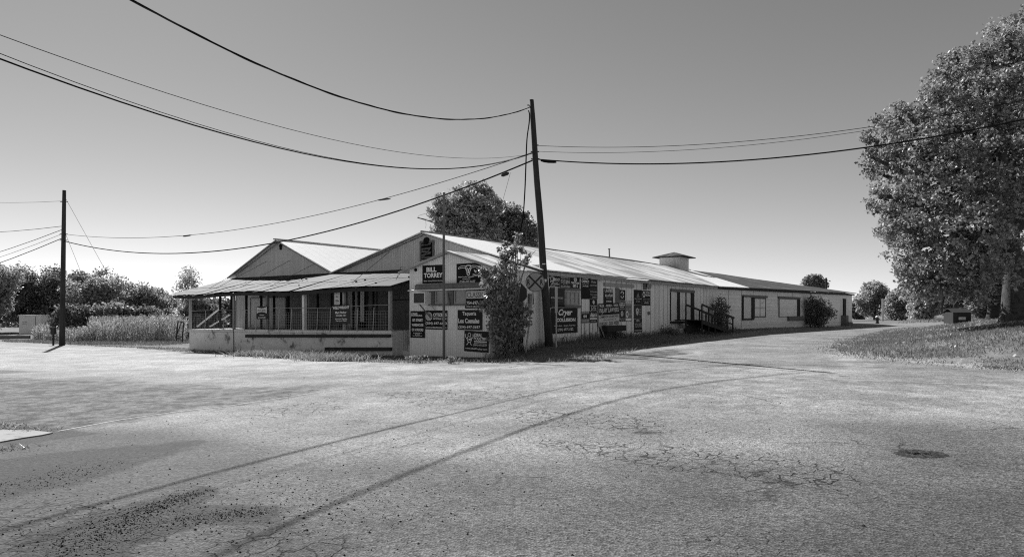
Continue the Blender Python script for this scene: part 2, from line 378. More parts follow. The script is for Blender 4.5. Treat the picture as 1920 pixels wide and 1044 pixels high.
wob = b.noise(ob, 2.2, 5, .65); wob2 = b.noise(ob, .45, 4, .6); sp1 = b.noise(ob, 95, 2, .7); sp2 = b.noise(ob, 28, 3, .7)
vd = b.vor(ob, 48, 'F1', 'Distance'); vc = b.n('TexVoronoi'); vc.inputs['Scale'].default_value = 48; b.l(ob, vc.inputs['Vector'])
sc_ = b.n('SeparateColor'); b.l(vc.outputs['Color'], sc_.inputs[0])
col = b.math('MULTIPLY', .225, b.rng(wob2, .34, .66, .74, 1.22)); col = b.math('MULTIPLY', col, b.rng(wob, .34, .66, .82, 1.14))
col = b.math('MULTIPLY', col, b.rng(sc_.outputs[0], 0, 1, .45, 1.55)); col = b.math('MULTIPLY', col, b.rng(sp1, .3, .7, .6, 1.4)); col = b.math('MULTIPLY', col, b.rng(sp2, .32, .52, .62, 1.12))
trk = b.noise(b.mp(ob, (.05, .6, 1)), 1, 3); col = b.math('MULTIPLY', col, b.rng(trk, .35, .65, .9, 1.08))
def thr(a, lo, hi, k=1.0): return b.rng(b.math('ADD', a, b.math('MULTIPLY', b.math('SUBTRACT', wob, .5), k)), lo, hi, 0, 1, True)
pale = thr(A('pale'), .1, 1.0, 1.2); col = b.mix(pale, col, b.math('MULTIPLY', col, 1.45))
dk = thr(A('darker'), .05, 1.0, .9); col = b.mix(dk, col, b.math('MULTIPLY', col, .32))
ro = thr(A('rough'), .30, .65, 1.2); rn = b.noise(ob, 2.4, 10, .82)
col = b.mix(ro, col, b.math('MULTIPLY', b.rng(rn, .43, .57, .02, .17), b.rng(sp2, .3, .6, .65, 1.2)))
stn = b.math('ADD', thr(A('stain'), .15, .45, .8), 0); grit = b.rng(b.noise(ob, 24, 6, .8), .47, .55, 0, 1)
col = b.mix(b.math('MULTIPLY', stn, b.math('ADD', .5, b.math('MULTIPLY', grit, .5))), col, .012)
dv = b.n('VectorMath'); dv.operation = 'ADD'; nn_ = b.n('TexNoise'); nn_.inputs['Scale'].default_value = 4; b.l(ob, nn_.inputs['Vector']); vs = b.n('VectorMath'); vs.operation = 'SCALE'; vs.inputs['Scale'].default_value = .25; b.l(nn_.outputs['Color'], vs.inputs[0]); b.l(ob, dv.inputs[0]); b.l(vs.outputs[0], dv.inputs[1])
c1 = b.vor(dv.outputs[0], 4.3, 'DISTANCE_TO_EDGE'); c2 = b.vor(dv.outputs[0], .45, 'DISTANCE_TO_EDGE')
ck = b.math('MULTIPLY', b.rng(c1, .014, .05, 1, 0), b.rng(b.math('MAXIMUM', A('crack'), b.math('MULTIPLY', A('rough'), .55)), .3, .7, 0, 1)); ck = b.math('MULTIPLY', ck, b.rng(b.noise(ob, 1.7, 3), .30, .46, .2, 1))
ck2 = b.math('MULTIPLY', b.rng(c2, .002, .012, .7, 0), b.rng(b.noise(ob, .6, 2), .5, .62, 0, 1))
ck = b.math('MAXIMUM', ck, ck2); col = b.mix(b.math('MULTIPLY', ck, .9), col, .015)
nrm = b.bump(vd, .8, .010); nrm = b.bump(b.math('SUBTRACT', 1, ck), .8, .01, nrm); nrm = b.bump(b.noise(ob, 7, 4), .25, .02, nrm)
nrm = b.bump(b.math('MULTIPLY', ro, b.noise(ob, 6, 6, .7)), .6, .05, nrm)
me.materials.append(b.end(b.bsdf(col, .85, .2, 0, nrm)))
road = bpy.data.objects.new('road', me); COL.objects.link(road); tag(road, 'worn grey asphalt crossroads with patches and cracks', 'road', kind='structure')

# ground sheet out to the horizon
def axis(n, near, far):
    t = np.linspace(-1, 1, n); return np.sinh(t*6.2)/np.sinh(6.2)*far + t*near
gx = axis(340, 60, 2600)+4; gy = axis(340, 60, 2600)+28
GX, GY = np.meshgrid(gx, gy); GP = np.stack([GX.ravel(), GY.ravel()], 1)
gd = poly_dist(GP, RP); gz = hts(GP) - .10*sstep(.1, 1.0, gd)
n_ = len(gx); idx = np.arange(n_*n_).reshape(n_, n_)
q = np.stack([idx[:-1,:-1], idx[:-1,1:], idx[1:,1:], idx[1:,:-1]], -1).reshape(-1, 4)
gm = bpy.data.meshes.new('ground'); gm.from_pydata([tuple(v) for v in np.column_stack([GP, gz])], [], [tuple(int(k) for k in f) for f in q])
gm.polygons.foreach_set('use_smooth', [True]*len(gm.polygons))
a_ = gm.attributes.new('dry', 'FLOAT', 'POINT'); di = poly_dist(GP, ISL)
dry = np.maximum(np.where(di > -1, sstep(1.7, .2, di), 0), sstep(-1.1, -.15, gd)*.8)
a_.data.foreach_set('value', dry.astype(np.float32))
b = NB('grassy_earth'); ob = b.tc.outputs['Object']; a2 = b.n('Attribute'); a2.attribute_name = 'dry'
n1 = b.noise(b.mp(ob, (.5, 1.1, 1)), .8, 6, .68); n2 = b.noise(ob, 26, 4, .7); n3 = b.noise(ob, 5, 4, .7)
col = b.math('MULTIPLY', b.rng(n1, .36, .64, .12, .26), b.rng(n2, .3, .7, .45, 1.5)); col = b.math('MULTIPLY', col, b.rng(n3, .3, .7, .7, 1.25))
f = b.rng(b.math('ADD', a2.outputs['Fac'], b.math('MULTIPLY', b.math('SUBTRACT', n3, .5), 1.3)), .35, .75, 0, 1)
col = b.mix(f, col, b.math('MULTIPLY', .34, b.rng(n2, .3, .7, .7, 1.25)))
gm.materials.append(b.end(b.bsdf(col, .95, .1, 0, b.bump(n2, .6, .03))))
gr = bpy.data.objects.new('ground', gm); COL.objects.link(gr); tag(gr, 'rough grassy earth round the roads and buildings', 'ground', kind='structure')

def strip(name, pxs, wd, lift, m, label, cat='marking'):
    mb = MB(); g = [ground(*p) for p in pxs]; P = []
    for a, c in zip(g[:-1], g[1:]):
        k = max(2, int((c-a).length/.4))
        for j in range(k): P.append(a.lerp(c, j/k))
    P.append(g[-1])
    for i in range(len(P)-1):
        a, c = P[i], P[i+1]; d = (c-a); n = Vector((-d.y, d.x, 0)).normalized()*wd/2
        q = [a-n, c-n, c+n, a+n]; q = [Vector((v.x, v.y, hz(v.x, v.y)+.032+lift)) for v in q]
        mb.face(q)
    o = mb.build(name, m, base=(0, 0, 0)); return tag(o, label, cat, kind='structure')
M['edge'] = surf('worn_concrete_edge', .42, .9, .15, 3, .2, dark=.20, dthr=.56)
M['paint'] = surf('worn_line_paint', .46, .8, .15, 3, .3, dark=.24, dthr=.5)
strip('road_edge_line', [(108,813),(225,791),(330,776),(430,764),(600,738),(750,716)], .05, .004, M['edge'], 'narrow pale concrete edge running across the left of the crossing')
strip('lane_marking', [(1440,709.5),(1560,714),(1700,719),(1920,728)], .09, .004, M['paint'], 'faint worn white line on the road at the right')
mb = MB(); sl = [ground(-220,838), ground(-20,838), ground(45,827), ground(78,822), ground(99,817), ground(60,812), ground(10,811), ground(-220,808)]
sl = [Vector((p.x, p.y, hz(p.x, p.y)+.05)) for p in sl]; mb.face(sl)
for i in range(len(sl)): j = (i+1)%len(sl); mb.face([sl[i]-Vector((0,0,.12)), sl[j]-Vector((0,0,.12)), sl[j], sl[i]])
tag(mb.build('concrete_slab', surf('slab_concrete', .30, .9, .25, 2, .2, dark=.16, dthr=.55)), 'pale flat concrete slab at the left road edge', 'pavement', kind='structure')
# rough patch sunk in the asphalt
g = ground(1727, 857); mb = MB(); r = np.random.default_rng(70); NR, NA = 9, 44; rr_ = 1+.16*np.sin(np.arange(NA)*2*np.pi/NA*2+1)+r.normal(0, .05, NA)
def pv(i, k): a = 2*math.pi*k/NA; q = .23*rr_[k % NA]*(i/NR); return g+Vector((q*math.cos(a)*1.15, q*math.sin(a), .034+(0 if i == NR else _pz[i, k % NA])))
_pz = r.uniform(-.004, .012, (NR+1, NA))
for i in range(NR):
    for k in range(NA): mb.face([pv(i, k), pv(i+1, k), pv(i+1, k+1), pv(i, k+1)] if i else [pv(0, 0), pv(1, k), pv(1, k+1)])
tag(mb.build('asphalt_patch', surf('tar_and_stones', .07, .9, .9, 26, .3, dark=.014, dthr=.5, bumpst=.8)), 'small round dark rough patch in the asphalt at the lower right', 'patch')

# ================================================================ LEFT GABLE WAREHOUSE, LONG WAREHOUSE, REAR WAREHOUSE
def Q(t, d, z): p = Fp(t, d); return Vector((p.x, p.y, z))
def gable_face(mb, t0, t1, tp, zb, zl, zp, zr, d):
    mb.face([Q(t0,d,zb), Q(t1,d,zb), Q(t1,d,zr), Q(tp,d,zp), Q(t0,d,zl)], [(-t0,zb), (-t1,zb), (-t1,zr), (-tp,zp), (-t0,zl)])
WF = Wall(Fp(18.2, 3.6), Fp(-5.5, 3.6)); WA = Wall(W0, P2); WB = Wall(P2, P3); WS = Wall(Fp(-.6, .49), Fp(-5.42, .49)); WD = Wall(Fp(16.84, 0), Fp(0, 0))
def frame_rect(mb, W, r, wd, n0, n1):
    s0, s1, z0, z1 = r
    mb.wbox(W, s0, s1, z1-wd, z1, n0, n1); mb.wbox(W, s0, s1, z0, z0+wd, n0, n1); mb.wbox(W, s0, s0+wd, z0+wd, z1-wd, n0, n1-.003); mb.wbox(W, s1-wd, s1, z0+wd, z1-wd, n0, n1-.003)
# --- left
LG = thing('gabled_warehouse', Q(13.2, 3.6, -.6), 'grey sheet-metal shed with the smaller steep gable behind the left end of the porch', 'warehouse')
mb = MB(); gable_face(mb, 17.9, 8.3, 13.2, 3.9, 4.12, 6.08, 4.0, 3.6); mb.build('gable_wall', M['gable'], LG)
mb = MB(); mb.face([Q(17.9,3.6,-.8), Q(8.3,3.6,-.8), Q(8.3,3.6,3.9), Q(17.9,3.6,3.9)], [(-17.9,-.8),(-8.3,-.8),(-8.3,3.9),(-17.9,3.9)])
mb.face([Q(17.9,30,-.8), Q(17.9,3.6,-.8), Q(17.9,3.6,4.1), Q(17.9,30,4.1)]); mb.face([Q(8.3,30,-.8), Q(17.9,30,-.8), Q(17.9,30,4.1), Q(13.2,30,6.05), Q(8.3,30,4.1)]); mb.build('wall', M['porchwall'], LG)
mb = MB(); mb.slab([Q(8.15,30.3,4.02), Q(8.15,3.25,4.02), Q(13.2,3.25,6.21), Q(13.2,30.3,6.21)], .05); mb.slab([Q(18.3,3.25,4.02), Q(18.3,30.3,4.02), Q(13.2,30.3,6.205), Q(13.2,3.25,6.205)], .05)
rf = mb.build('roof', M['roofw'], LG)
mb = MB(); mb.bar(Q(13.2,3.15,6.22), Q(13.2,30.3,6.22), .22, .06); mb.build('ridge_cap', M['woodlt'], rf)
for ta, za, tb, zb in ((18.3,3.97,13.2,6.15),(8.15,3.97,13.2,6.15)): MB().bar(Q(ta,3.28,za), Q(tb,3.28,zb), .05, .10).build('rake_board', M['wood'], LG)
mb = MB(); mb.tube([Q(17.9,3.52,3.93), Q(13,3.52,3.9), Q(8.3,3.52,3.86)], .05, 6); mb.build('flashing', M['wooddk'], LG)
s, z = WF.px(527, 461); mb = MB(); mb.disc(WF.P(s, z, .03), (WF.u.x, WF.u.y, 0), (0,0,1.9), .13, .04, 16); mb.disc(WF.P(s, z-.14, .03), (WF.u.x, WF.u.y, 0), (0,0,1), .11, .036, 16); mb.build('vent_hole', M['hole'], LG)
def opening(root, W, r, pm, name='door', fm=None, ft=.08, proud=.02, sub=None):
    s0, s1, z0, z1 = r; mb = MB(); mb.wbox(W, s0, s1, z0, z1, 0, proud); o = mb.build(name, pm, root)
    if fm: mb = MB(); frame_rect(mb, W, (s0-ft, s1+ft, z0-ft, z1+ft), ft, .0, proud+.04); mb.build('frame', fm, o)
    return o
# pale panel and sliding door at the left of the porch
r = WF.rect(444, 545, 468, 612); opening(LG, WF, (r[0], r[1], .75, 3.3), M['lightpanel'], 'wall_panel')
r = WF.rect(468, 548, 486, 612); opening(LG, WF, (r[0], r[1], .75, 3.3), M['lightpanel'], 'wall_panel')
r = WF.rect(472, 565, 537, 612); opening(LG, WF, (r[0], r[1], .78, 2.6), M['lightpanel'], 'sliding_door', M['steel'], .05, .06)
# --- long warehouse
LW = thing('long_warehouse', Q(1.3, 3.6, -.4), 'long low warehouse with bright sheet roof and pale boarded side wall covered in signs', 'warehouse')
mb = MB(); gable_face(mb, 8.3, -5.5, 1.295, 3.9, 3.9, 5.74, 3.62, 3.6); mb.build('gable_wall', M['gable'], LW)
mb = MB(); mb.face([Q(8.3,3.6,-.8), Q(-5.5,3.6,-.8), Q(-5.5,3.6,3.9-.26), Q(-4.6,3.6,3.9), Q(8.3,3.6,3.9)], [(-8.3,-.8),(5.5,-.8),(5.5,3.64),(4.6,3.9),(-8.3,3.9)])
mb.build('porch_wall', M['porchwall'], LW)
ra = lambda L, z=5.84: Vector((-4.41+.6105*L, 33.07+.792*L, z))
R0, R1, R2, R3, RE = ra(-.4), ra(4.5), ra(23), ra(31.0), Vector((16.9, 60.7, 5.74))
ev = lambda W, s, z=3.66, n=.35: W.P(s, z, n)
eB = WB.px(1405, 538, .35)[0]
EA0, EA1, EA2, EA3 = ev(WA, -.4), ev(WA, 3.6), ev(WA, 16), ev(WA, 22.3, 3.64); EB = ev(WB, eB, 3.68)
mb = MB(); mb.slab([EA0, EA1, R1, R0], .05); mb.slab([EA3, EB, RE, R3], .05)
mb.slab([Q(8.3,33,3.98), Q(8.3,3.25,3.98), R0, Q(1.295,33,5.83)], .05)
mb.build('roof', M['roofw'], LW)
mb = MB(); mb.slab([EA1, EA2, R2, R1], .05); mb.slab([EA2, EA3, R3, R2], .05); mb.build('streaked_roof', M['roofg'], LW)
mb = MB(); mb.tube([R0, ra(12,5.83), ra(23,5.86), RE], .07, 6); mb.build('ridge_cap', M['woodlt'], LW)
def side_wall(W, s0, s1, z0, z1, m, name, root, n=0):
    mb = MB(); k = max(1, int((s1-s0)/3))
    for i in range(k):
        a = s0+(s1-s0)*i/k; c = s0+(s1-s0)*(i+1)/k
        mb.face([W.P(a, z0, n), W.P(c, z0, n), W.P(c, z1, n), W.P(a, z1, n)], [(a, z0), (c, z0), (c, z1), (a, z1)])
    return mb.build(name, m, root)
sx = lambda px, W=None: (W or WA).px(px, 600)[0]
side_wall(WA, 0, sx(1128), .50, 3.6, M['boards'], 'boarded_wall', LW); side_wall(WA, sx(1128), WA.L, .50, 3.6, M['plainboards'], 'panelled_wall', LW)
side_wall(WA, -.1, WA.L, -.2, .52, M['conc'], 'foundation', LW, -.04)
mb = MB()
for i in range(14):
    s = sx(1034)+i*.24
    if s > sx(1085): break
for k_, px in enumerate((1090,1095,1100.5,1105,1110,1115.5,1120)):
    s = sx(px); L = .25+.18*((k_*37) % 5)/5; MB().wbox(WA, s, s+.17, .52-L*.6, .60+.1*(k_ % 2), .01+.004*k_, .035+.004*k_).build('loose_board', M['woodlt'], LW)
mb.bar(WA.P(sx(1121), 1.25, .06), WA.P(sx(1127), .35, .28), .2, .02, up=(WA.n.x, WA.n.y, 0))
mb.build('loose_board', M['woodlt'], LW)
for px in (1089.5, 1095, 1104.6, 1111, 1119.5): s = sx(px); MB().wbox(WA, s, s+.035, .35, 1.15 if px > 1092 else 3.0, .004, .012).build('board_gap', M['hole'], LW)
mb = MB()
n_s = 16
for i in range(n_s):
    a = WA.L*i/n_s+.01; c = WA.L*(i+1)/n_s-.01; dz = random.uniform(-.03, .03); mb.wbox(WA, a, c, 3.42+dz, 3.57+dz*.3, .22, .26)
mb.build('fascia', M['woodlt'], LW)
MB().bar(Q(8.3,3.3,3.93), Q(1.295,3.3,5.79), .05, .08).build('rake_board', M['wood'], LW); MB().bar(Q(1.295,3.3,5.79), Q(-5.75,3.3,3.63), .05, .08).build('rake_board', M['wood'], LW)
mb = MB(); mb.tube([Q(8.3,3.52,3.9), Q(2,3.52,3.88), Q(-.6,3.52,3.86)], .05, 6); mb.build('flashing', M['wooddk'], LW)
# louvred hatch in the main gable
s, z = WF.px(801, 452); r = WF.rect(791, 455, 812, 486)
o = opening(LW, WF, (r[0], r[1], r[2], r[3]), M['hole'], 'gable_hatch', M['wood'], .1, .03)
mb = MB()
for k in range(5):
    za = r[3]-.12-k*.16; mb.bar(WF.P(r[0]+.05, za-.05*(k % 2), .08), WF.P(r[1]-.08, za+.05-.07*(k % 3), .09), .09, .02, up=(WF.n.x, WF.n.y, .4))
mb.bar(WF.P(r[0]+.15, r[2]+.05, .14), WF.P(r[1]-.1, r[3]-.35, .14), .05, .03); mb.build('slats', M['wood'], o)
mb = MB(); mb.disc(WF.P(s, z, .06), (WF.u.x, WF.u.y, 0), (0,0,1), .19, .08, 18); mb.wbox(WF, s-.15, s+.15, z-.32, z, .02, .10); mb.build('vent_hole', M['hole'], LW)
# door, panels and dark strips under the porch
r = WF.rect(674, 545, 689, 612); o = opening(LW, WF, (r[0], r[1], .85, 3.15), M['hole'], 'doorway', M['wooddk'], .1, .03)
mb = MB(); mb.wbox(WF, r[0]+.12, r[0]+.42, 1.2, 2.9, .03, .06); mb.build('door_leaf', M['gable'], o)
for pa, pb in ((580, 622), (690, 700), (709, 728)):
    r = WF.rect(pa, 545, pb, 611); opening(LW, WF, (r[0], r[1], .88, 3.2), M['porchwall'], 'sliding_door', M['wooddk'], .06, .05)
r = WF.rect(637, 543, 650, 611); opening(LW, WF, (r[0], r[1], .85, 3.3), M['hole'], 'doorway', M['wooddk'], .06, .03)
r = WF.rect(652, 545, 672, 610); opening(LW, WF, (r[0], r[1], .88, 3.3), M['lightpanel'], 'wall_panel')
mb = MB(); r = WF.rect(735, 561, 772, 563); mb.wbox(WF, r[0], r[1]+.4, r[2], r[3], 0, .04); mb.build('girt', M['wooddk'], LW)
# windows of the long side
def window(root, W, x0, y0, x1, y1, fm, pm, nx=2, ny=1, ft=.08, name='window', head=None, sill=None, proud=.03):
    s0, s1, z0, z1 = W.rect(x0, y0, x1, y1); mb = MB(); frame_rect(mb, W, (s0, s1, z0, z1), ft, 0, proud+.04)
    for i in range(1, nx): q = s0+(s1-s0)*i/nx; mb.wbox(W, q-.02, q+.02, z0+ft, z1-ft, .0, proud+.03)
    for i in range(1, ny): q = z0+(z1-z0)*i/ny; mb.wbox(W, s0+ft, s1-ft, q-.015, q+.015, .0, proud+.026)
    o = mb.build(name, fm, root)
    mb = MB(); mb.wbox(W, s0+ft*.5, s1-ft*.5, z0+ft*.5, z1-ft*.5, 0, proud); mb.build('pane', pm, o)
    return o
window(LW, WA, 1060, 546, 1085, 572, M['woodlt'], M['glass'], 3, 2, .07)
mb = MB(); r = WA.rect(1031, 540, 1087, 544); mb.wbox(WA, r[0], r[1], r[2], r[3], 0, .07); r = WA.rect(1031, 572, 1087, 577); mb.wbox(WA, r[0], r[1], r[2], r[3], 0, .12); mb.build('window_trim', M['wood'], LW)
window(LW, WA, 990, 551, 999, 570, M['wood'], M['glass'], 1, 1, .06)
r = WA.rect(1134, 541, 1153, 570); o = opening(LW, WA, r, M['door'], 'hatch')
for xa, xb in ((1153,1160),(1131,1134)): q = WA.rect(xa, 540, xb, 570); MB().wbox(WA, q[0], q[1], q[2], q[3], 0, .06).build('jamb', M['wood'], o)
mb = MB(); q = WA.rect(1131, 532, 1187, 540); mb.wbox(WA, q[0], q[1], q[2]+.05, q[3], .0, .09); mb.build('lintel', M['woodlt'], o)
for (xa, xb, ya, yb, ja, jb) in ((1257,1269,548,601,1269,1273),(1286,1294.5,549,600,1294.5,1300)):
    o = opening(LW, WA, WA.rect(xa, ya, xb, yb), M['door'], 'sliding_door')
    q = WA.rect(ja, ya, jb, yb); MB().wbox(WA, q[0], q[1], q[2], q[3], 0, .08).build('jamb', M['wooddk'], o); a_s = WA.rect(xa, ya, xb, yb)[0]; MB().wbox(WA, a_s-.08, a_s, q[2], q[3], 0, .05).build('jamb', M['wooddk'], o)
mb = MB(); q = WA.rect(1256, 543, 1300, 548); mb.wbox(WA, q[0], q[1], q[2], q[3], 0, .12); mb.build('door_track', M['wood'], LW)
mb = MB(); q = WA.rect(1256, 602, 1278, 606); mb.wbox(WA, q[0], q[1], q[2], q[3], 0, .3); mb.build('door_sill', M['wooddk'], LW)
q = WA.rect(1262, 612, 1277, 626); mb = MB(); mb.wbox(WA, q[0], q[1], 0, .62, 0, .5); mb.wbox(WA, q[0]-.05, q[1]+.05, .62, .7, 0, .55); tag(mb.build('step_block', M['conc']), 'low concrete step block under the first sliding door of the long wall', 'step')
# chimney pipe and cupola on the ridge
p = ra(19.3); t = thing('vent_pipe', p, 'thin rusty vent pipe standing on the long roof ridge', 'pipe'); MB().tube([p-Vector((0,0,.1)), p+Vector((-.03,0,.62))], .055, 8).build('pipe', M['wood'], t); MB().disc(p+Vector((-.03,0,.66)), (1,0,0), (0,1,0), .09, .05, 12).build('cap', M['wooddk'], t)
cp = ra(31.2); CU = thing('cupola', cp, 'square roof cupola with a low hipped cap on the ridge of the long warehouse', 'cupola')
ang = math.atan2(VV.y, VV.x)
mb = MB(); mb.box(cp+Vector((0,0,.15)), 1.95, 1.95, 1.35, ang); mb.build('body', M['gable'], CU)
mb = MB(); c = cp+Vector((0,0,.84)); ca, sa = math.cos(ang), math.sin(ang); cr = [c+Vector((x*ca-y*sa, x*sa+y*ca, 0))*1.45 for x, y in ((-1,-1),(1,-1),(1,1),(-1,1))]; ap = c+Vector((0,0,.48))
for i in range(4): mb.face([cr[i], cr[(i+1)%4], ap])
for i in range(4): mb.face([cr[i]-Vector((0,0,.07)), cr[(i+1)%4]-Vector((0,0,.07)), cr[(i+1)%4], cr[i]])
mb.face([q-Vector((0,0,.07)) for q in cr][::-1]); mb.build('hipped_roof', M['roofp'], CU)
# --- rear warehouse (lap siding, rusty roof)
RW = thing('rear_warehouse', WB.P(0, -.3), 'far end warehouse with horizontal siding and a dark rusty patched roof', 'warehouse')
side_wall(WB, 0, WB.L, .42, 3.66, M['siding'], 'siding_wall', RW); side_wall(WB, 0, WB.L, -.3, .44, M['conc'], 'foundation', RW, -.03)
RR = Vector((41.3, 83.5, 4.75)); E3 = WB.P(WB.L+.4, 3.86, .35)
mb = MB(); k = 6
for i in range(k):
    a, c = i/k, (i+1)/k; s0 = eB+(WB.L+.4-eB)*a; s1 = eB+(WB.L+.4-eB)*c
    j = [random.uniform(-.02, .02) for _ in range(2)]
    mb.slab([WB.P(s0, 3.67+.19*a, .35), WB.P(s1, 3.67+.19*c, .35), RE.lerp(RR, c)+Vector((0,0,.04*math.sin(c*9))), RE.lerp(RR, a)+Vector((0,0,.04*math.sin(a*9)))], .05)
mb.slab([ra(40,3.6)+Vector((-7,5,0)), Vector((34,88,3.6)), RR, RE], .05) if False else None
rf = mb.build('roof', M['roofr'], RW)
mb = MB(); e3 = WB.P(WB.L, 0, 0); back = Vector((34, 89, 0)); 
for a, c, za, zc in ((e3, Vector((RR.x, RR.y, 0)), 3.75, 4.6), (Vector((RR.x, RR.y, 0)), back, 4.6, 3.6)): mb.face([a+Vector((0,0,-.3)), c+Vector((0,0,-.3)), c+Vector((0,0,zc)), a+Vector((0,0,za))])
mb.build('end_wall', M['siding'], RW)
mb = MB(); mb.face([RE+Vector((0,0,0)), RR, back+Vector((0,0,3.6)), RE+Vector((-8,6,-2))]); mb.build('rear_roof', M['roofr'], RW)
mb = MB()
for px in (1366, 1390, 1413, 1436, 1458, 1486, 1540): s = WB.px(px, 560)[0]; MB().wbox(WB, s, s+.03, 2.2 if px > 1400 else .5, 3.6, 0, .012).build('seam_strip', M['wood'], RW)
mb = MB()
for i in range(14): a = WB.L*i/14+.01; mb.wbox(WB, a, a+WB.L/14-.02, 3.42+.012*i, 3.58+.012*i, .24, .28)
mb.build('fascia', M['wooddk'], RW)
window(RW, WB, 1413, 558, 1435, 595, M['wood'], M['siding'], 2, 2, .10)
o = opening(RW, WB, WB.rect(1393, 558, 1408, 596), M['door'], 'sliding_door'); 
for nm_, bx_, n_q in (('jamb',(1408.5,556,1413,597),.1),('jamb',(1391,556,1393,597),.08),('sill',(1391,597,1411,600),.16)): q = WB.rect(*bx_); MB().wbox(WB, q[0], q[1], q[2], q[3], 0, n_q).build(nm_, M['wooddk'], o)
for bx_ in ((1391,554,1437,557.5),(1458,556.5,1498,560)): q = WB.rect(*bx_); MB().wbox(WB, q[0], q[1], q[2], q[3], 0, .14).build('door_track', M['wood'], RW)
o = opening(RW, WB, WB.rect(1460, 561, 1493, 593), M['siding'], 'sliding_door', M['wood'], .05, .05); mb = MB(); q = WB.rect(1493.5, 560, 1498, 594); mb.wbox(WB, q[0], q[1], q[2], q[3], 0, .12); mb.build('jamb', M['wooddk'], o)
mb = MB(); q = WB.rect(1476, 590.5, 1502, 601); mb.wbox(WB, q[0], q[1], q[2], q[3]-.1, 0, .2); mb.build('door_sill', M['wood'], RW)
o = opening(RW, WB, WB.rect(1575, 561, 1580, 590), M['door'], 'narrow_door'); mb = MB(); q = WB.rect(1580, 560, 1584, 591); mb.wbox(WB, q[0], q[1], q[2], q[3], 0, .14); mb.build('jamb', M['wooddk'], o)
q = WB.rect(1577, 591, 1588, 604); mb = MB(); mb.wbox(WB, q[0], q[0]+.8, .1, q[3], 0.02, .5); mb.wbox(WB, q[0], q[0]+1.2, .1, .7, .5, .8); tag(mb.build('step_block', M['wood']), 'small concrete step block under the narrow door at the far end', 'step')

# ================================================================ STOREFRONT
SF = thing('storefront', WS.P(WS.L/2, -.5), 'small corrugated storefront with a low gable, covered in advertising signs', 'building')
zb = -.65
mb = MB(); L = WS.L; mb.face([WS.P(0,zb), WS.P(L,zb), WS.P(L,3.60), WS.P(L/2,4.34), WS.P(0,3.68)], [(0,zb),(L,zb),(L,3.6),(L/2,4.34),(0,3.68)])
a, c = WS.P(0,0), Q(-.6,3.6,0); mb.face([a+Vector((0,0,zb)), c+Vector((0,0,zb)), c+Vector((0,0,3.68)), a+Vector((0,0,3.68))])
a, c = WS.P(L,0), Q(-5.5,3.6,0); mb.face([c+Vector((0,0,zb)), a+Vector((0,0,zb)), a+Vector((0,0,3.6)), c+Vector((0,0,3.6))]); mb.build('wall', M['sheet'], SF)
mb = MB(); dd0, dd1 = .49-.28, 3.58
mb.slab([Q(-5.80,dd1,3.55), Q(-5.75,dd0,3.55), Q(-3.01,dd0,4.42), Q(-3.01,dd1,4.42)][::1], .05)
mb.slab([Q(-.15,dd0,3.58), Q(-.15,dd1,3.58), Q(-3.01,dd1,4.415), Q(-3.01,dd0,4.415)], .05); mb.build('roof', M['roofg'], SF)
MB().bar(Q(-.2,dd0+.02,3.53), Q(-3.01,dd0+.02,4.36), .04, .09).build('rake_board', M['woodlt'], SF); MB().bar(Q(-3.01,dd0+.02,4.36), Q(-5.72,dd0+.02,3.50), .04, .09).build('rake_board', M['woodlt'], SF)
s, z = WS.px(780, 506); mb = MB(); mb.disc(WS.P(s, z, .02), (WS.u.x,WS.u.y,0), (0,0,1), .075, .05, 14); mb.build('flue_hole', M['hole'], SF)
# window band
r = WS.rect(782, 533, 906, 541); mb = MB(); mb.wbox(WS, r[0], r[1], r[2], r[3], .0, .16); mb.wbox(WS, r[0]+.1, r[1]-.1, r[3], r[3]+.04, .0, .2); mb.build('window_hood', M['wood'], SF)
r = WS.rect(806, 541, 876, 571)
wr = WS.rect(817, 545, 842, 568); 
for x0, x1 in ((817, 841), (853, 875)): window(SF, WS, x0, 542, x1, 570, M['woodlt'], M['glass'], 1, 1, .07)
mb = MB()
for x0, x1 in ((808, 816), (842, 852)): q = WS.rect(x0, 538, x1, 572); MB().wbox(WS, q[0], q[1], q[2], q[3], 0, .09).build('window_post', M['wood'], SF)
mb.bar(WS.P(WS.px(843,549)[0], WS.px(843,549)[1], .11), WS.P(WS.px(848,572)[0], WS.px(848,572)[1], .13), .07, .03); mb.build('hanging_board', M['wood'], SF)
mb = MB(); q = WS.rect(806, 570, 878, 573); mb.wbox(WS, q[0], q[1], q[2], q[3], 0, .12); mb.build('window_sill', M['wood'], SF)
# corner boards at the right-hand corner
mb = MB(); mb.wbox(WS, WS.L-.22, WS.L+.03, -.4, 2.3, .01, .06); mb.wbox(WS, WS.L-.02, WS.L+.06, -.4, 3.5, -.06, .0); mb.build('corner_board', M['woodlt'], SF)
mb = MB(); s2 = WA.px(1016, 640)[0]
WR = Wall(Fp(-5.42, .49), W0); mb.wbox(WR, .9, 1.9, -.1, 2.2, .005, .03); mb.build('dark_doorway', M['hole'], SF)
# pipe along the wall
a = WS.P(*WS.px(765, 545, .22)[:2], .22); c = WS.P(*WS.px(907, 541, .22)[:2], .22); tag(MB().tube([a, c], .035, 8).build('wall_pipe', M['white']), 'long thin pale pipe fixed level across the storefront window band', 'pipe')
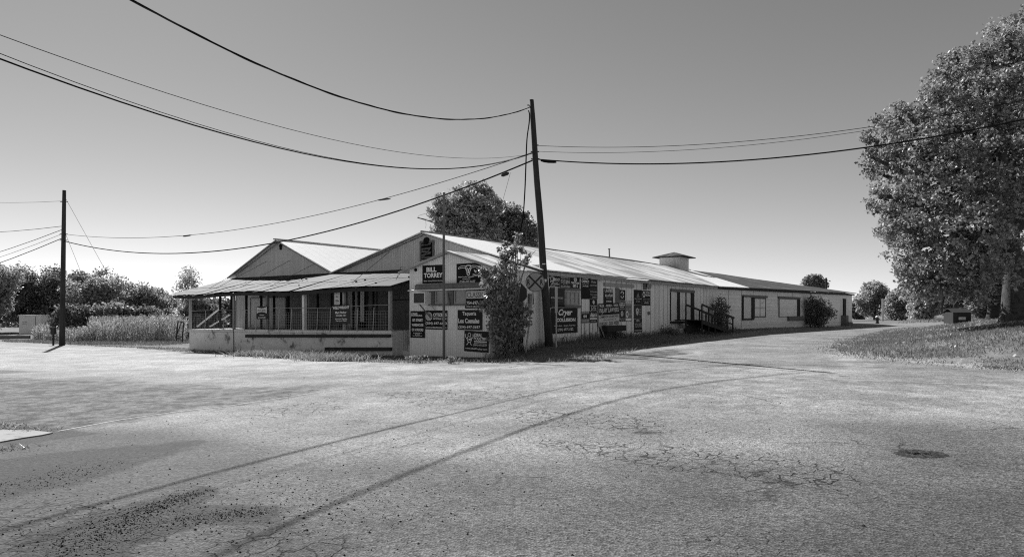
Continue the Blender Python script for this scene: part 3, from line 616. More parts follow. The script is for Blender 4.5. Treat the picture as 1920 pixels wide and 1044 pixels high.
# air conditioner
s0, z1 = WS.px(776, 548, .45); z0 = WS.px(776, 570, .45)[1]; s1 = s0+.70
AC = thing('air_conditioner', WS.P((s0+s1)/2, z0, .25), 'boxy white window air conditioner sticking out of the storefront wall', 'air conditioner')
mb = MB(); mb.wbox(WS, s0, s1, z0, z1, -.02, .50); mb.build('casing', M['white'], AC)
mb = MB(); mb.wbox(WS, s0+.045, s1-.045, z0+.045, z1-.045, .50, .506)
mb.build('grille', M['dgrey'], AC)
mb = MB()
for k in range(13): q = s0+.06+k*(s1-s0-.12)/12; mb.wbox(WS, q-.004, q+.004, z0+.05, z1-.05, .506, .514)
for k in range(9): q = z0+.06+k*(z1-z0-.12)/8; mb.wbox(WS, s0+.05, s1-.05, q-.003, q+.003, .514, .518)
mb.build('grille_bars', M['steel'], AC)
MB().bar(WS.P(s0+.3, z0, .42), WS.P(s0+.62, z0-.62, .02), .09, .05).build('bracket', M['steel'], AC)
tag(MB().tube([WS.P(s1+.02, z0, .2), WS.P(s1+.1, z0-.12, .12), WS.P(s1+.2, z0-.28, .04)], .02, 6).build('drain_hose', M['post']), 'thin bent grey hose below the air conditioner', 'hose')

# ================================================================ LOADING DOCK WITH PORCH
LD = thing('loading_dock', Q(8.4, 1.8, -.6), 'raised concrete loading dock under a sagging rusty porch roof', 'dock')
zt = lambda t: .86-.0095*t
mb = MB(); k = 12
for i in range(k):
    t0, t1 = 16.84*i/k, 16.84*(i+1)/k
    f = [(t1,0),(t0,0)]
    mb.face([Q(t1,0,-1), Q(t0,0,-1), Q(t0,0,zt(t0)-.16), Q(t1,0,zt(t1)-.16)], [(-t1,-1),(-t0,-1),(-t0,.7),(-t1,.7)])
mb.face([Q(0,0,-1), Q(0,3.6,-1), Q(0,3.6,.7), Q(0,0,.7)]); mb.face([Q(16.84,3.6,-1), Q(16.84,0,-1), Q(16.84,0,.54), Q(16.84,3.6,.54)]); mb.build('dock_wall', M['conc'], LD)
mb = MB(); 
def qb(t0, t1, d0, d1, za, zb_): 
    mb.hexa([Q(t1,d0,za(t1)), Q(t0,d0,za(t0)), Q(t0,d1,za(t0)), Q(t1,d1,za(t1))], [Q(t1,d0,zb_(t1)), Q(t0,d0,zb_(t0)), Q(t0,d1,zb_(t0)), Q(t1,d1,zb_(t1))])
qb(-.0, 16.9, -.04, 3.58, lambda t: zt(t)-.15, zt); mb.build('platform', M['conc'], LD)
mb = MB(); qb(-.6, -.003, 2.0, 3.58, lambda t: -1, zt)
for k in range(4): qb(-.57, -.03, .62+.34*k, 2.0, lambda t: -1, lambda t, k=k: -.32+.235*(k+1))
mb.build('steps', M['conc'], LD)
mb = MB(); 
for x0, x1, y0, y1, m_ in ((462,732,627,632.5,0),(611,734,651,657.5,1)):
    s0 = WD.px(x0, y0, .06)[0]; s1 = WD.px(x1, y0, .06)[0]
    za0 = WD.px(x0, y0, .1)[1]; zb0 = WD.px(x0, y1, .1)[1]; za1 = WD.px(x1, y0, .1)[1]; zb1 = WD.px(x1, y1, .1)[1]
    mb = MB(); mb.hexa([WD.P(s0,zb0,0), WD.P(s1,zb1,0), WD.P(s1,zb1,.14), WD.P(s0,zb0,.14)], [WD.P(s0,za0,0), WD.P(s1,za1,0), WD.P(s1,za1,.14), WD.P(s0,za0,.14)])
    mb.build('bumper_timber', M['wooddk'], LD)
mb = MB(); mb.bar(Q(12.25,-.05,.78), Q(12.22,-.05,-.48), .03, .02, up=(0,1,0)); mb.build('joint_strip', M['wooddk'], LD)
mb = MB(); mb.face([Q(-.02,.05,-.5), Q(-.02,1.7,-.5), Q(-.02,1.7,.84), Q(-.02,.05,.84)]); mb.build('ribbed_side', M['gable'], LD)
MB().tube([Q(-.5,.75,-.1), Q(-.5,.75,1.05), Q(-.5,.85,1.14), Q(-.5,1.8,1.45)], .022, 8).build('handrail', M['post'], LD)
# porch roof of overlapping sheets
mb = MB(); TA, TB, ns = -.42, 18.1, 24; 
ez = lambda t: 2.86+.05*math.sin(t*.7)-.004*t+.05*sstep(3,0,np.array(t))
for i in range(ns):
    t0 = TA+(TB-TA)*i/ns; t1 = TA+(TB-TA)*(i+1)/ns+.05; dz = random.uniform(0, .035); de = -.52+random.uniform(-.14, .09); tl = random.uniform(-.015, .015)
    b1 = min(t1, 17.95)
    mb.slab([Q(t1,de,ez(t1)+dz), Q(t0,de,ez(t0)+dz+tl), Q(t0 if t0 < 17.9 else 17.9,3.56,3.98+dz*.3), Q(b1,3.56,3.98+dz*.3)], .012, [(-t1,0),(-t0,0),(-t0,4.3),(-t1,4.3)])
pr = mb.build('porch_roof', M['roofp'], LD)
mb = MB()
for i in range(10):
    t = random.uniform(0, 17); d = random.uniform(-.2, 3); z = 2.9+(3.98-2.86)*(d+.45)/4.03+.06; mb.box(Q(t, d, z), .10, .07, .06, random.random()*3)
mb.build('bracket_block', M['wooddk'], pr)
mb = MB()
for i in range(8):
    a, c = 18.0-2.3*i, 18.0-2.3*(i+1)+.02; c = max(c, -.4); mb.bar(Q(a,-.36,ez(a)-.13), Q(c,-.36,ez(c)-.13+random.uniform(-.02,.02)), .05, .16)
mb.build('eave_beam', M['wooddk'], LD)
mb = MB()
for i in range(19): t = 17.6-i*.98; mb.bar(Q(t,-.35,ez(t)-.10), Q(t,3.5,3.84), .05, .11)
mb.build('rafters', M['wooddk'], LD)
for px, wd, m_, dd in ((357,.12,'woodlt',.12),(439,.11,'woodlt',.12),(502,.13,'wood',.12),(571,.17,'white',.10),(580,.10,'wood',.3),(646,.13,'woodlt',.12),(732,.14,'woodlt',.10)):
    a = Fp(16.84, dd); c = Fp(0, dd); W_ = Wall(a, c); s = W_.px(px, 600)[0]; t = 16.84-s
    MB().bar(Q(t,dd,zt(t)), Q(t+.02,dd,ez(t)-.1), wd).build('porch_post', M[m_], LD)
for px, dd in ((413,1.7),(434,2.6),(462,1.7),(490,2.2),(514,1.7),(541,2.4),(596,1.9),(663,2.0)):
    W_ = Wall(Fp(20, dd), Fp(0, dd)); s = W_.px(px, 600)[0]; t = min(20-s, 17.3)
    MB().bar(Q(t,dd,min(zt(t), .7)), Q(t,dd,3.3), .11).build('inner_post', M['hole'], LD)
W_ = Wall(Fp(24, 4.6), Fp(0, 4.6))
for xa, ya, xb, yb in ((370,612,411,579),(394,612,431,590)):
    a = W_.P(*W_.px(xa, ya)); c = W_.P(*W_.px(xb, yb)); MB().bar(a, c, .12, .06).build('stair_rail', M['white'], LD)
# tie rods from gable to porch roof
for (xa, ya, xb, yb) in ((466,498,392,529),(500,490,405,538),(544,488,451,538),(591,494,506,540),(730,472,659,526),(752,500,741,516)):
    s, z = WF.px(xa, ya, .03); a = WF.P(s, z, .03); t = 18.2-s; c = at(xb, yb, 1); W_ = Wall(Fp(18.2, .4), Fp(-1, .4)); s2, z2 = W_.px(xb, yb)
    c = W_.P(s2, 3.14); MB().tube([a, c], .012, 5).build('tie_rod', M['hole'], LD)
# wire fence on the dock edge
WK = Wall(Fp(16.84, -.03), Fp(0, -.03)); FE = thing('wire_fence', WK.P(8, .7), 'rusty woven wire fence along the front edge of the loading dock', 'fence')
zf = lambda s: zt(16.84-s)
mb = MB(); top = 1.02
for i in range(int(WK.L/.16)):
    s = i*.16; mb.bar(WK.P(s, zf(s)-.14, .01), WK.P(s+random.uniform(-.01,.01), zf(s)+top-.12+.03*math.sin(s), .01), .006)
for k in range(9):
    z = -.12+k*.13
    for i in range(14): s = WK.L*i/14; s2 = WK.L*(i+1)/14; mb.bar(WK.P(s, zf(s)+z+.01*math.sin(s*3+k), .012), WK.P(s2, zf(s2)+z+.01*math.sin(s2*3+k), .012), .006)
mb.build('wire_mesh', M['rail'], FE)
mb = MB()
for i in range(14): s = WK.L*i/14; s2 = WK.L*(i+1)/14; f = lambda q: zf(q)+top+.06+.03*math.sin(q*.9)+.10*q/WK.L; mb.tube([WK.P(s, f(s), .0), WK.P(s2, f(s2), .0)], .012, 5)
mb.build('top_rail', M['rail'], FE)
for px in (385,420,459,480,523,546,595,619,670,700):
    s = WK.px(px, 600)[0]; MB().tube([WK.P(s, zf(s)-.05, .03), WK.P(s+.07, zf(s)+top+.08, .02)], .018, 6).build('fence_post', M['post'], FE)

# ================================================================ RAMP, TROUGH, DISH AND SMALL THINGS ON THE LONG WALL
s_t, z_t = WA.px(1286, 599, .75); s_b = WA.px(1374, 617, 1.8)[0]; z_b = hz(*WA.P(s_b, 0, 1.3)[:2])+.05; s_f = s_t+.5
RMP = thing('wooden_ramp', WA.P((s_t+s_b)/2, 0, 1.3), 'dark wooden access ramp with handrails leading up to the second sliding door', 'ramp')
zr = lambda s: z_t+(z_b-z_t)*max(0, (s-s_t)/(s_b-s_t)) if s > s_t else z_t
mb = MB(); n = 30
for i in range(n):
    a = s_t-.1+(s_b-s_t+.1)*i/n; c = s_t-.1+(s_b-s_t+.1)*(i+1)/n-.02
    mb.hexa([WA.P(a,zr(a)-.05,.7), WA.P(c,zr(c)-.05,.7), WA.P(c,zr(c)-.05,1.85), WA.P(a,zr(a)-.05,1.85)], [WA.P(a,zr(a),.7), WA.P(c,zr(c),.7), WA.P(c,zr(c),1.85), WA.P(a,zr(a),1.85)])
mb.build('deck', M['wooddk'], RMP)
mb = MB()
for nn in (.72, 1.83): mb.bar(WA.P(s_t-.1, z_t-.15, nn), WA.P(s_b, z_b-.10, nn), .05, .2)
mb.build('side_beam', M['wooddk'], RMP)
mb = MB(); mb.wbox(WA, s_t-.1, s_t+1.0, z_t-.05, z_t-.002, .05, .7); mb.build('landing', M['wooddk'], RMP)
for nn, sa in ((.75, s_t), (1.80, s_t)):
    mb = MB(); mb.bar(WA.P(sa, zr(sa)+.95, nn), WA.P(s_b+.3, z_b+.95, nn), .05, .12); mb.bar(WA.P(sa, zr(sa)+.5, nn), WA.P(s_b, z_b+.5, nn), .04, .07) if nn > 1 else None
    mb.build('handrail', M['wooddk'], RMP)
    for k in range(6):
        s = sa+(s_b-sa)*k/5; MB().bar(WA.P(s, zr(s)-(.9 if k < 3 else .25), nn), WA.P(s, zr(s)+.93, nn), .08).build('rail_post', M['wooddk'], RMP)
mb = MB(); mb.wbox(WA, s_t-.05, s_t+2.0, .15, z_t-.35, .75, .80); mb.build('under_panel', M['wooddk'], RMP)
# broken hatch trough
q = WA.rect(1133, 610, 1168, 620, .3); mb = MB(); mb.wbox(WA, q[0], q[1], q[2]-.02, q[3], .02, .5); mb.wbox(WA, q[0]+.1, q[1]-.9, q[2]-.45, q[2]-.03, .02, .4); tag(mb.build('wooden_trough', M['wooddk']), 'dark broken wooden trough hanging off the wall below the big pale banner', 'trough')
s, z = WA.px(1217, 536, .2); DS = thing('wall_lamp', WA.P(s, z, 0), 'round metal floodlight fixed under the eave right of the signs', 'lamp')
MB().disc(WA.P(s, z, .22), (WA.u.x,WA.u.y,0), (0,0,1), .20, .10, 20).build('lamp_head', M['post'], DS); mb = MB(); mb.wbox(WA, s-.42, s-.1, z-.22, z+.22, .0, .1); mb.wbox(WA, s-.1, s, z-.05, z+.05, .05, .18); mb.build('bracket', M['wood'], DS)
MB().disc(WA.P(s, z, .275), (WA.u.x,WA.u.y,0), (0,0,1), .15, .02, 20).build('lens', M['mgrey'], DS)
q = WA.rect(1214, 584, 1218, 590); mb = MB(); mb.wbox(WA, q[0], q[1], q[2], q[3], 0, .06); tag(mb.build('outlet_box', M['steel']), 'tiny grey outlet box on the bare wall between the signs and the sliding doors', 'box')
# ================================================================ SIGNS
_tc = {}
def text_geo(txt, bold=.018, shear=0, res=3):
    key = (txt, bold, shear)
    if key in _tc: return _tc[key]
    cu = bpy.data.curves.new('lettering_source', 'FONT'); cu.body = txt; cu.size = 1; cu.offset = bold; cu.shear = shear; cu.resolution_u = res; cu.fill_mode = 'FRONT'
    o = bpy.data.objects.new('lettering_source', cu); COL.objects.link(o); bpy.context.view_layer.update()
    me = bpy.data.meshes.new_from_object(o.evaluated_get(bpy.context.evaluated_depsgraph_get()))
    V_ = np.array([v.co[:] for v in me.vertices]) if len(me.vertices) else np.zeros((1, 3)); Fc = [tuple(p.vertices) for p in me.polygons]
    bpy.data.objects.remove(o); bpy.data.curves.remove(cu); bpy.data.meshes.remove(me)
    mn, mxx = V_.min(0), V_.max(0); V_ = (V_-mn)/np.maximum(mxx-mn, 1e-6); _tc[key] = (V_, Fc); return _tc[key]
def put_text(mb, fr, txt, cx, cy, w_, h_, bold=.018, shear=0):
    V_, Fc = text_geo(txt, bold, shear)
    i0 = len(mb.v)
    for v in V_: mb.v.append(tuple(fr(cx-w_/2+v[0]*w_, cy+h_/2-v[1]*h_)))
    for f in Fc: mb.f.append(tuple(i0+k for k in f)); mb.uv += [(0, 0)]*len(f)
def poly2(mb, fr, pts_, thick=None):
    mb.face([fr(x, y) for x, y in pts_])
def ring2(mb, fr, cx, cy, rx, ry, wd, a0=0, a1=360, n=28):
    for k in range(n):
        a, c = R(a0+(a1-a0)*k/n), R(a0+(a1-a0)*(k+1)/n)
        mb.face([fr(cx+rx*math.cos(a), cy+ry*math.sin(a)), fr(cx+rx*math.cos(c), cy+ry*math.sin(c)), fr(cx+(rx-wd)*math.cos(c), cy+(ry-wd*ry/rx)*math.sin(c)), fr(cx+(rx-wd)*math.cos(a), cy+(ry-wd*ry/rx)*math.sin(a))])
def line2(mb, fr, pts_, wd, asp=1):
    for (x0, y0), (x1, y1) in zip(pts_[:-1], pts_[1:]):
        dx, dy = (x1-x0), (y1-y0)*asp; L = math.hypot(dx, dy) or 1; nx, ny = -dy/L*wd/2, dx/L*wd/2/asp
        mb.face([fr(x0+nx, y0+ny), fr(x1+nx, y1+ny), fr(x1-nx, y1-ny), fr(x0-nx, y0-ny)])
def sign(W, box, m, label, lines, extra=None, off=.03, group='advertising signs on the storefront', tilt=0, name='advertising_sign', th=.012, lm='wht'):
    if m == 'blk' and random.random() < .4: m = 'blk2'
    tilt = tilt or R(random.uniform(-.7, .7))
    s0, s1, z0, z1 = W.rect(*box, off) if len(box) == 4 else box[0]
    cs, cz = (s0+s1)/2, (z0+z1)/2; hw, hh = (s1-s0)/2, (z1-z0)/2; ct, st = math.cos(tilt), math.sin(tilt)
    def P(x, y, n): lx, lz = (x-.5)*2*hw, (.5-y)*2*hh; return W.P(cs+lx*ct-lz*st, cz+lx*st+lz*ct, off+n)
    t = thing(name, P(.5, 1, 0), label, 'sign', group)
    mb = MB(); mb.hexa([P(0,1,-th), P(1,1,-th), P(1,1,0), P(0,1,0)], [P(0,0,-th), P(1,0,-th), P(1,0,0), P(0,0,0)]); mb.build('board', M[m], t)
    fr = lambda x, y: P(x, y, .003)
    by = {}
    for L in lines:
        mt = L[5] if len(L) > 5 and L[5] else lm; mb = by.setdefault(mt, MB()); put_text(mb, fr, *L[:5], bold=L[7] if len(L) > 7 else .018, shear=L[6] if len(L) > 6 else 0)
    if extra: extra(by, fr, P, 2*hw, 2*hh)
    for k, mb in by.items():
        if mb.f: mb.build('lettering' if k in ('wht', 'blk', 'lgrey', 'mgrey', 'post') else 'panel', M[k.split('#')[0]], t)
    return t
def bars(by, fr, rects, m='wht'):
    mb = by.setdefault(m, MB())
    for x0, y0, x1, y1 in rects: poly2(mb, fr, [(x0,y1),(x1,y1),(x1,y0),(x0,y0)])
def block(by, P, x0, y0, x1, y1, m, key): mb = by.setdefault(m+'#'+key, MB()); mb.face([P(x0,y1,.0015), P(x1,y1,.0015), P(x1,y0,.0015), P(x0,y0,.0015)])
# storefront
def e_horn(by, fr, P, w_, h_):
    mb = by.setdefault('wht', MB()); a = h_/w_
    for sg in (-1, 1):
        f = lambda x: .5+sg*x
        line2(mb, fr, [(f(.06),.16),(f(.18),.12),(f(.32),.13),(f(.40),.18),(f(.43),.25)], .018, a); line2(mb, fr, [(f(.07),.26),(f(.18),.21),(f(.30),.21),(f(.38),.24),(f(.43),.25)], .018, a)
        line2(mb, fr, [(f(.10),.12),(f(.11),.26),(f(.06),.40),(f(.05),.54),(f(.0),.58)], .03, a); line2(mb, fr, [(f(0),.10),(f(.10),.12)], .03, a)
        ring2(mb, fr, f(.045), .26, .022, .05, .012)
    line2(mb, fr, [(.5,.28),(.5,.48)], .05, a)
sign(WS, (792,497,833,531), 'blk', 'black sign with two rows of big white capitals, left of the mast under the gable', [('BILL',.42,.24,.46,.26,None,0,.035),('TORREY',.5,.56,.86,.26,None,0,.035),('Milam County District Attorney',.5,.87,.86,.085)])
sign(WS, (856,493.5,901,532), 'blk', 'black sign with a white longhorn skull drawing above a phone number', [('Milam County Livestock',.40,.66,.64,.08),('Cameron, TX',.42,.76,.32,.07),('(254) 697-6697',.46,.90,.66,.14),('Tigers',.80,.60,.26,.14,None,.5)], e_horn)
sign(WS, (769.5,583,796.5,633), 'blk', 'tall narrow black sign of stacked white capitals at the left edge of the storefront', [('CRIME',.28,.10,.44,.07),('STOPPERS INC.',.44,.17,.80,.07),('1ST STREET',.5,.34,.74,.10,None,0,.03),('WAREHOUSE',.5,.52,.80,.10,None,0,.03),('OF HORRORS',.5,.70,.80,.10,None,0,.03),('$7 ADMISSION AT',.5,.83,.60,.045),('7PM-12 MIDNIGHT',.5,.88,.34,.04),('Every Weekend in October',.5,.93,.66,.045)])
def e_spiral(by, fr, P, w_, h_):
    mb = by.setdefault('wht', MB()); k = w_/h_
    for r_ in (.15, .115, .08, .045): ring2(mb, fr, .17, .31, r_, r_*k, .018, 15 if r_ < .14 else 0, 345 if r_ < .14 else 360)
    bars(by, fr, [(.17,.295,.32,.315),(.35,.36,.97,.375)])
sign(WS, (797.5,582,838.5,617.5), 'blk', 'wide black sign with a white ring emblem and phone number, crossed by the tall mast', [('CITIZENS',.67,.22,.62,.16,None,0,.03),('NATIONAL BANK',.67,.44,.62,.09),('(254) 697-6653',.50,.69,.96,.17),('www.cnbanktexas.com',.5,.89,.94,.09)], e_spiral)
sign(WS, (872,543,914,578), 'blk', 'sign with a pale top panel half hidden by the bush at the window band', [('CLASSIC',.48,.27,.78,.28,'blk',0,.0),('254-697-6510',.5,.70,.86,.18),('www.cl-cameron.com',.45,.89,.8,.09)], lambda by, fr, P, w_, h_: block(by, P, .05,.06,.96,.47,'lgrey','top'))
sign(WS, (858,581,904,618.5), 'blk', 'black sign with three rows of rounded white lettering, above the bird sign', [('Taqueria',.48,.20,.56,.24),('Los Comales',.46,.54,.86,.24,None,0,.03),('(254) 697-3697',.48,.87,.88,.17)])
def e_bird(by, fr, P, w_, h_):
    mb = by.setdefault('wht', MB()); a = h_/w_
    ring2(mb, fr, .21, .20, .07, .10, .018); line2(mb, fr, [(.15,.28),(.12,.40),(.15,.52),(.21,.57),(.28,.52),(.30,.42),(.27,.30)], .025, a)
    for sg in (-1, 1): line2(mb, fr, [(.21+sg*.09,.40),(.21+sg*.16,.30),(.21+sg*.15,.16)], .022, a); line2(mb, fr, [(.21+sg*.04,.56),(.21+sg*.07,.66),(.21+sg*.12,.68)], .022, a)
    line2(mb, fr, [(.18,.42),(.27,.42)], .06, a); bars(by, fr, [(.41,.47,.93,.52)])
sign(WS, (870.5,620.5,916,659.5), 'blk', 'black sign with a white outlined bird emblem, lowest on the storefront near the corner', [('IDEAL',.57,.19,.34,.16,None,0,.03),('POULTRY',.67,.36,.54,.14,None,0,.03),('BREEDING FARMS, INC.',.67,.58,.52,.055),('(254) 697-6677',.66,.68,.56,.10),('www.IdealPoultry.com',.5,.86,.90,.11)], e_bird, tilt=R(-1.5))
# porch signs
WP = Wall(Fp(16.84, -.06), Fp(0, -.06))
gp = 'signs hung on the dock fence'
sign(WP, (623,572,656,607), 'dgrey', 'dark square sign with white lettering hung on the fence in the middle of the porch', [('WELDWRIGHT',.5,.13,.94,.15,None,0,.03),('Matt Parker',.5,.39,.64,.12),('254-482-1851',.5,.55,.58,.09),('Aluminum / Stainless',.5,.73,.68,.07),('Cast Iron / Steel',.5,.83,.60,.07)], group=gp, tilt=R(1.5))
def e_bow(by, fr, P, w_, h_):
    mb = by.setdefault('lgrey', MB()); mb.face([fr(*p) for p in [(.03,.56),(.25,.47),(.5,.44),(.75,.47),(.97,.56),(.97,.04),(.75,.13),(.5,.16),(.25,.13),(.03,.04)]])
sign(WP, (481,574,501,598), 'blk', 'small black sign with a white curved banner shape on the fence, left of the porch', [('BOOT MEDIC',.5,.33,.76,.17,'blk',0,.03),('Cameron',.5,.68,.40,.08),('(254) 697-2271',.5,.90,.70,.11)], e_bow, group=gp)
WQ = Wall(Fp(16.84, .02), Fp(0, .02)); 
sign(WQ, (627,547,637,571), 'lgrey', 'narrow pale upright notice on the porch above the dark square fence sign', [('NOTICE',.5,.13,.6,.08,'mgrey'),('SALE',.5,.38,.5,.12,'blk'),('Office',.5,.70,.7,.15,'blk',.4),('hours 8-5',.5,.88,.6,.06,'mgrey')], group='notices on the porch')
# long wall
gl = 'advertising signs on the long boarded wall'
def SG(box, m, label, lines, extra=None, **k): return sign(WA, box, m, label, lines, extra, group=gl, **k)
def e_star(by, fr, P, w_, h_):
    mb = by.setdefault('wht', MB()); k = w_/h_; pt = []
    for i in range(11): r_ = .24 if i % 2 == 0 else .09; a = R(-90+36*i); pt.append((.24+r_*math.cos(a), .38+r_*k*math.sin(a)))
    line2(mb, fr, pt, .035, h_/w_)
SG((1030,514,1049.5,537.5), 'blk', 'black sign with a white outlined star at the top left end of the long wall', [('EBCO',.66,.40,.62,.20,None,0,.03),('Fabrication',.62,.56,.5,.06),('Milano, Texas',.52,.70,.6,.07),('254-697-8515',.55,.80,.8,.11),('Now Hiring',.3,.94,.5,.08)], e_star)
SG((1050.8,515.5,1069.5,540), 'dgrey', 'dark grey sign with two blocky rows of capitals between star and badge signs', [('BUCKHOLTS',.5,.18,.90,.22,'lgrey',0,.03),('STATE BANK',.5,.50,.92,.26,'lgrey',0,.03),('Since 1908',.5,.70,.5,.06,'lgrey'),('254-593-3661',.5,.88,.94,.15,'lgrey')])
def e_badge(cx, cy, r_, m='wht', wd=.06):
    def f(by, fr, P, w_, h_): ring2(by.setdefault(m, MB()), fr, cx, cy, r_, r_*w_/h_, wd); line2(by[m], fr, [(cx-r_*.5,cy),(cx+r_*.5,cy)], .07, h_/w_); line2(by[m], fr, [(cx,cy-r_*.4*w_/h_),(cx,cy+r_*.4*w_/h_)], .06, h_/w_)
    return f
SG((1070.3,516.5,1087,540.5), 'blk', 'small black sign with a round badge emblem, right of the blocky grey one', [('TREE-O-RAMA',.5,.58,.92,.15,None,0,.03),('597-2',.5,.82,.55,.22,None,0,.03)], e_badge(.5,.28,.17))
SG((1090,516.5,1105.3,560.5), 'blk', 'tall black sign with white lettering only in its upper half', [('McAtee',.5,.11,.70,.11,None,0,.03),('CABINETS',.5,.25,.90,.11,None,0,.03),('Cameron, Texas',.5,.37,.80,.03),('254-697-4752',.5,.45,.72,.06)])
def e_sep(by, fr, P, w_, h_): block(by, P, .0,.50,1,.74,'dgrey','mid')
SG((1106,518,1120,560.5), 'blk', 'tall black sign filled top to bottom with mixed rows of pale lettering', [('Real Finance',.5,.08,.88,.10,'lgrey'),('Winter',.5,.24,.70,.14,'lgrey',0,.0),('(254) 697-2472',.5,.41,.88,.07,'lgrey'),('Chase Queen',.5,.58,.86,.10,'lgrey',.4),('PHOTOGRAPHY',.5,.68,.88,.04,'lgrey'),('Texas & Company',.5,.81,.9,.06,'lgrey'),('Jewelry',.6,.92,.6,.09,'lgrey',.4)], e_sep)
SG((1032.5,540.5,1059,575), 'dgrey', 'plain dark sign with one faint line of lettering covering the left part of the window', [('INWOOD',.45,.52,.86,.10,'lgrey'),('AUTO PARTS - CAMERON, TEXAS',.5,.70,.88,.045,'mgrey')], off=.12)
SG((1034.5,577.5,1083,624.5), 'blk', 'largest black sign on the long wall, with white script lettering, beside the leaning pole', [('Cryer',.52,.20,.54,.32,None,.35,.03),('COLLISION',.54,.47,.74,.14,None,0,.045),('5205 N. Travis  -  Cameron, Texas 76520',.50,.70,.80,.055),('(254) 697-2122',.52,.86,.60,.13,None,0,.01)], off=.05)
SG((1106.3,561,1119.5,583), 'blk', 'small black sign with an oval emblem just under the tall sign of mixed lettering', [('Flower House',.5,.55,.84,.11),('& Gifts',.5,.71,.7,.10),('697-4438',.5,.88,.74,.10)], e_badge(.5,.24,.14))
SG((1090,583.5,1105,605.5), 'mgrey', 'mid grey sign with two white blocks in its dark centre, low on the broken boards', [('TREE FELLING SERVICE',.5,.10,.90,.10,'lgrey'),('8 8',.46,.42,.40,.26,None,0,.04),('254-605-0898',.5,.80,.86,.13,'lgrey')], lambda by, fr, P, w_, h_: block(by, P, .03,.22,.97,.62,'blk','mid'), tilt=R(1))
SG((1105.5,583.5,1119.5,605), 'dgrey', 'low dark sign with one slanted white script word above a white stripe', [("Adam's",.5,.30,.92,.38,None,.4,.03),('697-3060',.5,.86,.7,.1,'lgrey')], lambda by, fr, P, w_, h_: bars(by, fr, [(.02,.58,.98,.70)]))
SG((1133.5,541.5,1149.5,568.5), 'blk', 'black sign with tall narrow white capitals inside the wooden hatch frame', [('UNITED',.5,.15,.94,.22,None,0,.01),('AG & TURF',.5,.46,.88,.19,None,0,.03),('Cameron, Texas',.5,.66,.62,.05),('254-697-6461',.5,.86,.62,.12,None,0,.03)], off=.08)
def e_inj(by, fr, P, w_, h_): block(by, P, .0,.0,1,.50,'blk','top'); 
SG((1122.5,568.5,1161,611), 'lgrey', 'largest pale banner, black upper half and pale lower half, under the wooden hatch', [('TRUCK  -  OILFIELD  -  WRECK',.5,.10,.92,.10,None,0,.02),('INJURY LAWYERS',.51,.33,.94,.26,None,0,.0),('CAMERON 254-697-4061',.5,.58,.90,.11,'blk',0,.02),('WWW.CDKLAWYERS.COM',.52,.72,.62,.06,'mgrey'),('CAPPOLINO',.22,.88,.38,.15,'blk'),('DODD',.59,.88,.20,.15,'blk'),('KREBS',.85,.88,.22,.15,'blk')], e_inj, off=.10, tilt=R(2))
def e_curl(by, fr, P, w_, h_):
    mb = by.setdefault('wht', MB()); ring2(mb, fr, .5, .30, .24, .18, .09, 150, 420); ring2(mb, fr, .5, .62, .24, .16, .09, -40, 200)
SG((1160.5,543.5,1172.5,563), 'blk', 'small black square sign with a curly white monogram right of the hatch', [('CAFE',.5,.9,.6,.07,'mgrey')], e_curl)
SG((1160.5,564,1172,602.5), 'dgrey', 'narrow dark sign touching the right edge of the big pale banner', [('Cameron',.5,.09,.9,.08),('Seafood',.5,.19,.9,.10,None,0,.03),('Market',.5,.30,.6,.05),('254-697-7373',.5,.40,.8,.05,'lgrey'),('Eat Here',.5,.86,.9,.05,'lgrey'),('Take Out',.5,.94,.7,.05,'lgrey')], e_badge(.5,.62,.2))
def e_oval(by, fr, P, w_, h_): ring2(by.setdefault('wht', MB()), fr, .27,.66,.20,.17,.09); bars(by, fr, [(.05,.86,.92,.97)])
SG((1172.5,564,1184.5,602), 'mgrey', 'narrow mid grey sign with a white oval, second right of the big pale banner', [('DERROL',.5,.07,.92,.12,None,0,.03),('INSURANCE',.5,.18,.86,.06),('Auto - Home',.5,.40,.7,.05,'lgrey'),('697-2144',.72,.66,.44,.07,'lgrey')], e_oval)
def e_tri(by, fr, P, w_, h_): poly2(by.setdefault('mgrey', MB()), fr, [(.28,.50),(.72,.50),(.5,.15)])
SG((1189,543.5,1203.5,571), 'blk', 'black sign with a dim triangular emblem, top of the far right column of signs', [('Allegra Company',.5,.60,.92,.08),('Cameron',.5,.72,.5,.05,'lgrey'),('697-5555',.5,.80,.5,.05,'lgrey')], e_tri)
SG((1204.5,545,1219.3,572.5), 'blk', 'black sign with a white oval emblem, farthest right of all the wall signs', [('TUCKER',.66,.14,.50,.12,None,0,.03),('WELDING',.66,.30,.56,.13,None,0,.03),('Cameron, TX 76520',.5,.56,.84,.05,'lgrey'),('Shop - Field',.5,.68,.8,.05,'lgrey'),('697-1122',.5,.83,.5,.11,None,0,.03)], lambda by, fr, P, w_, h_: ring2(by.setdefault('wht', MB()), fr, .19,.26,.16,.20,.06))
def e_cone(by, fr, P, w_, h_): mb = by.setdefault('lgrey', MB()); poly2(mb, fr, [(.38,.82),(.58,.55),(.22,.55)][::-1]); ring2(mb, fr, .4,.40,.20,.17,.13); 
SG((1189,571.5,1203.5,597), 'dgrey', 'grey sign with a pale ice-cream-like shape in the middle of the far right column', [('Frozen',.78,.34,.34,.10,'lgrey'),('Treats',.78,.52,.34,.10,'lgrey'),('Daily',.78,.70,.3,.09,'lgrey')], e_cone)
SG((1189.3,597.5,1204,622.5), 'dgrey', 'lowest sign of the far right column, with tall outlined capitals above a black stripe', [('Dr.',.5,.13,.4,.16),('YOUNG',.5,.48,.88,.30,'lgrey',0,.0),('697-6682 Cameron',.5,.86,.9,.10)], lambda by, fr, P, w_, h_: block(by, P, .0,.72,1,1,'blk','bot'))

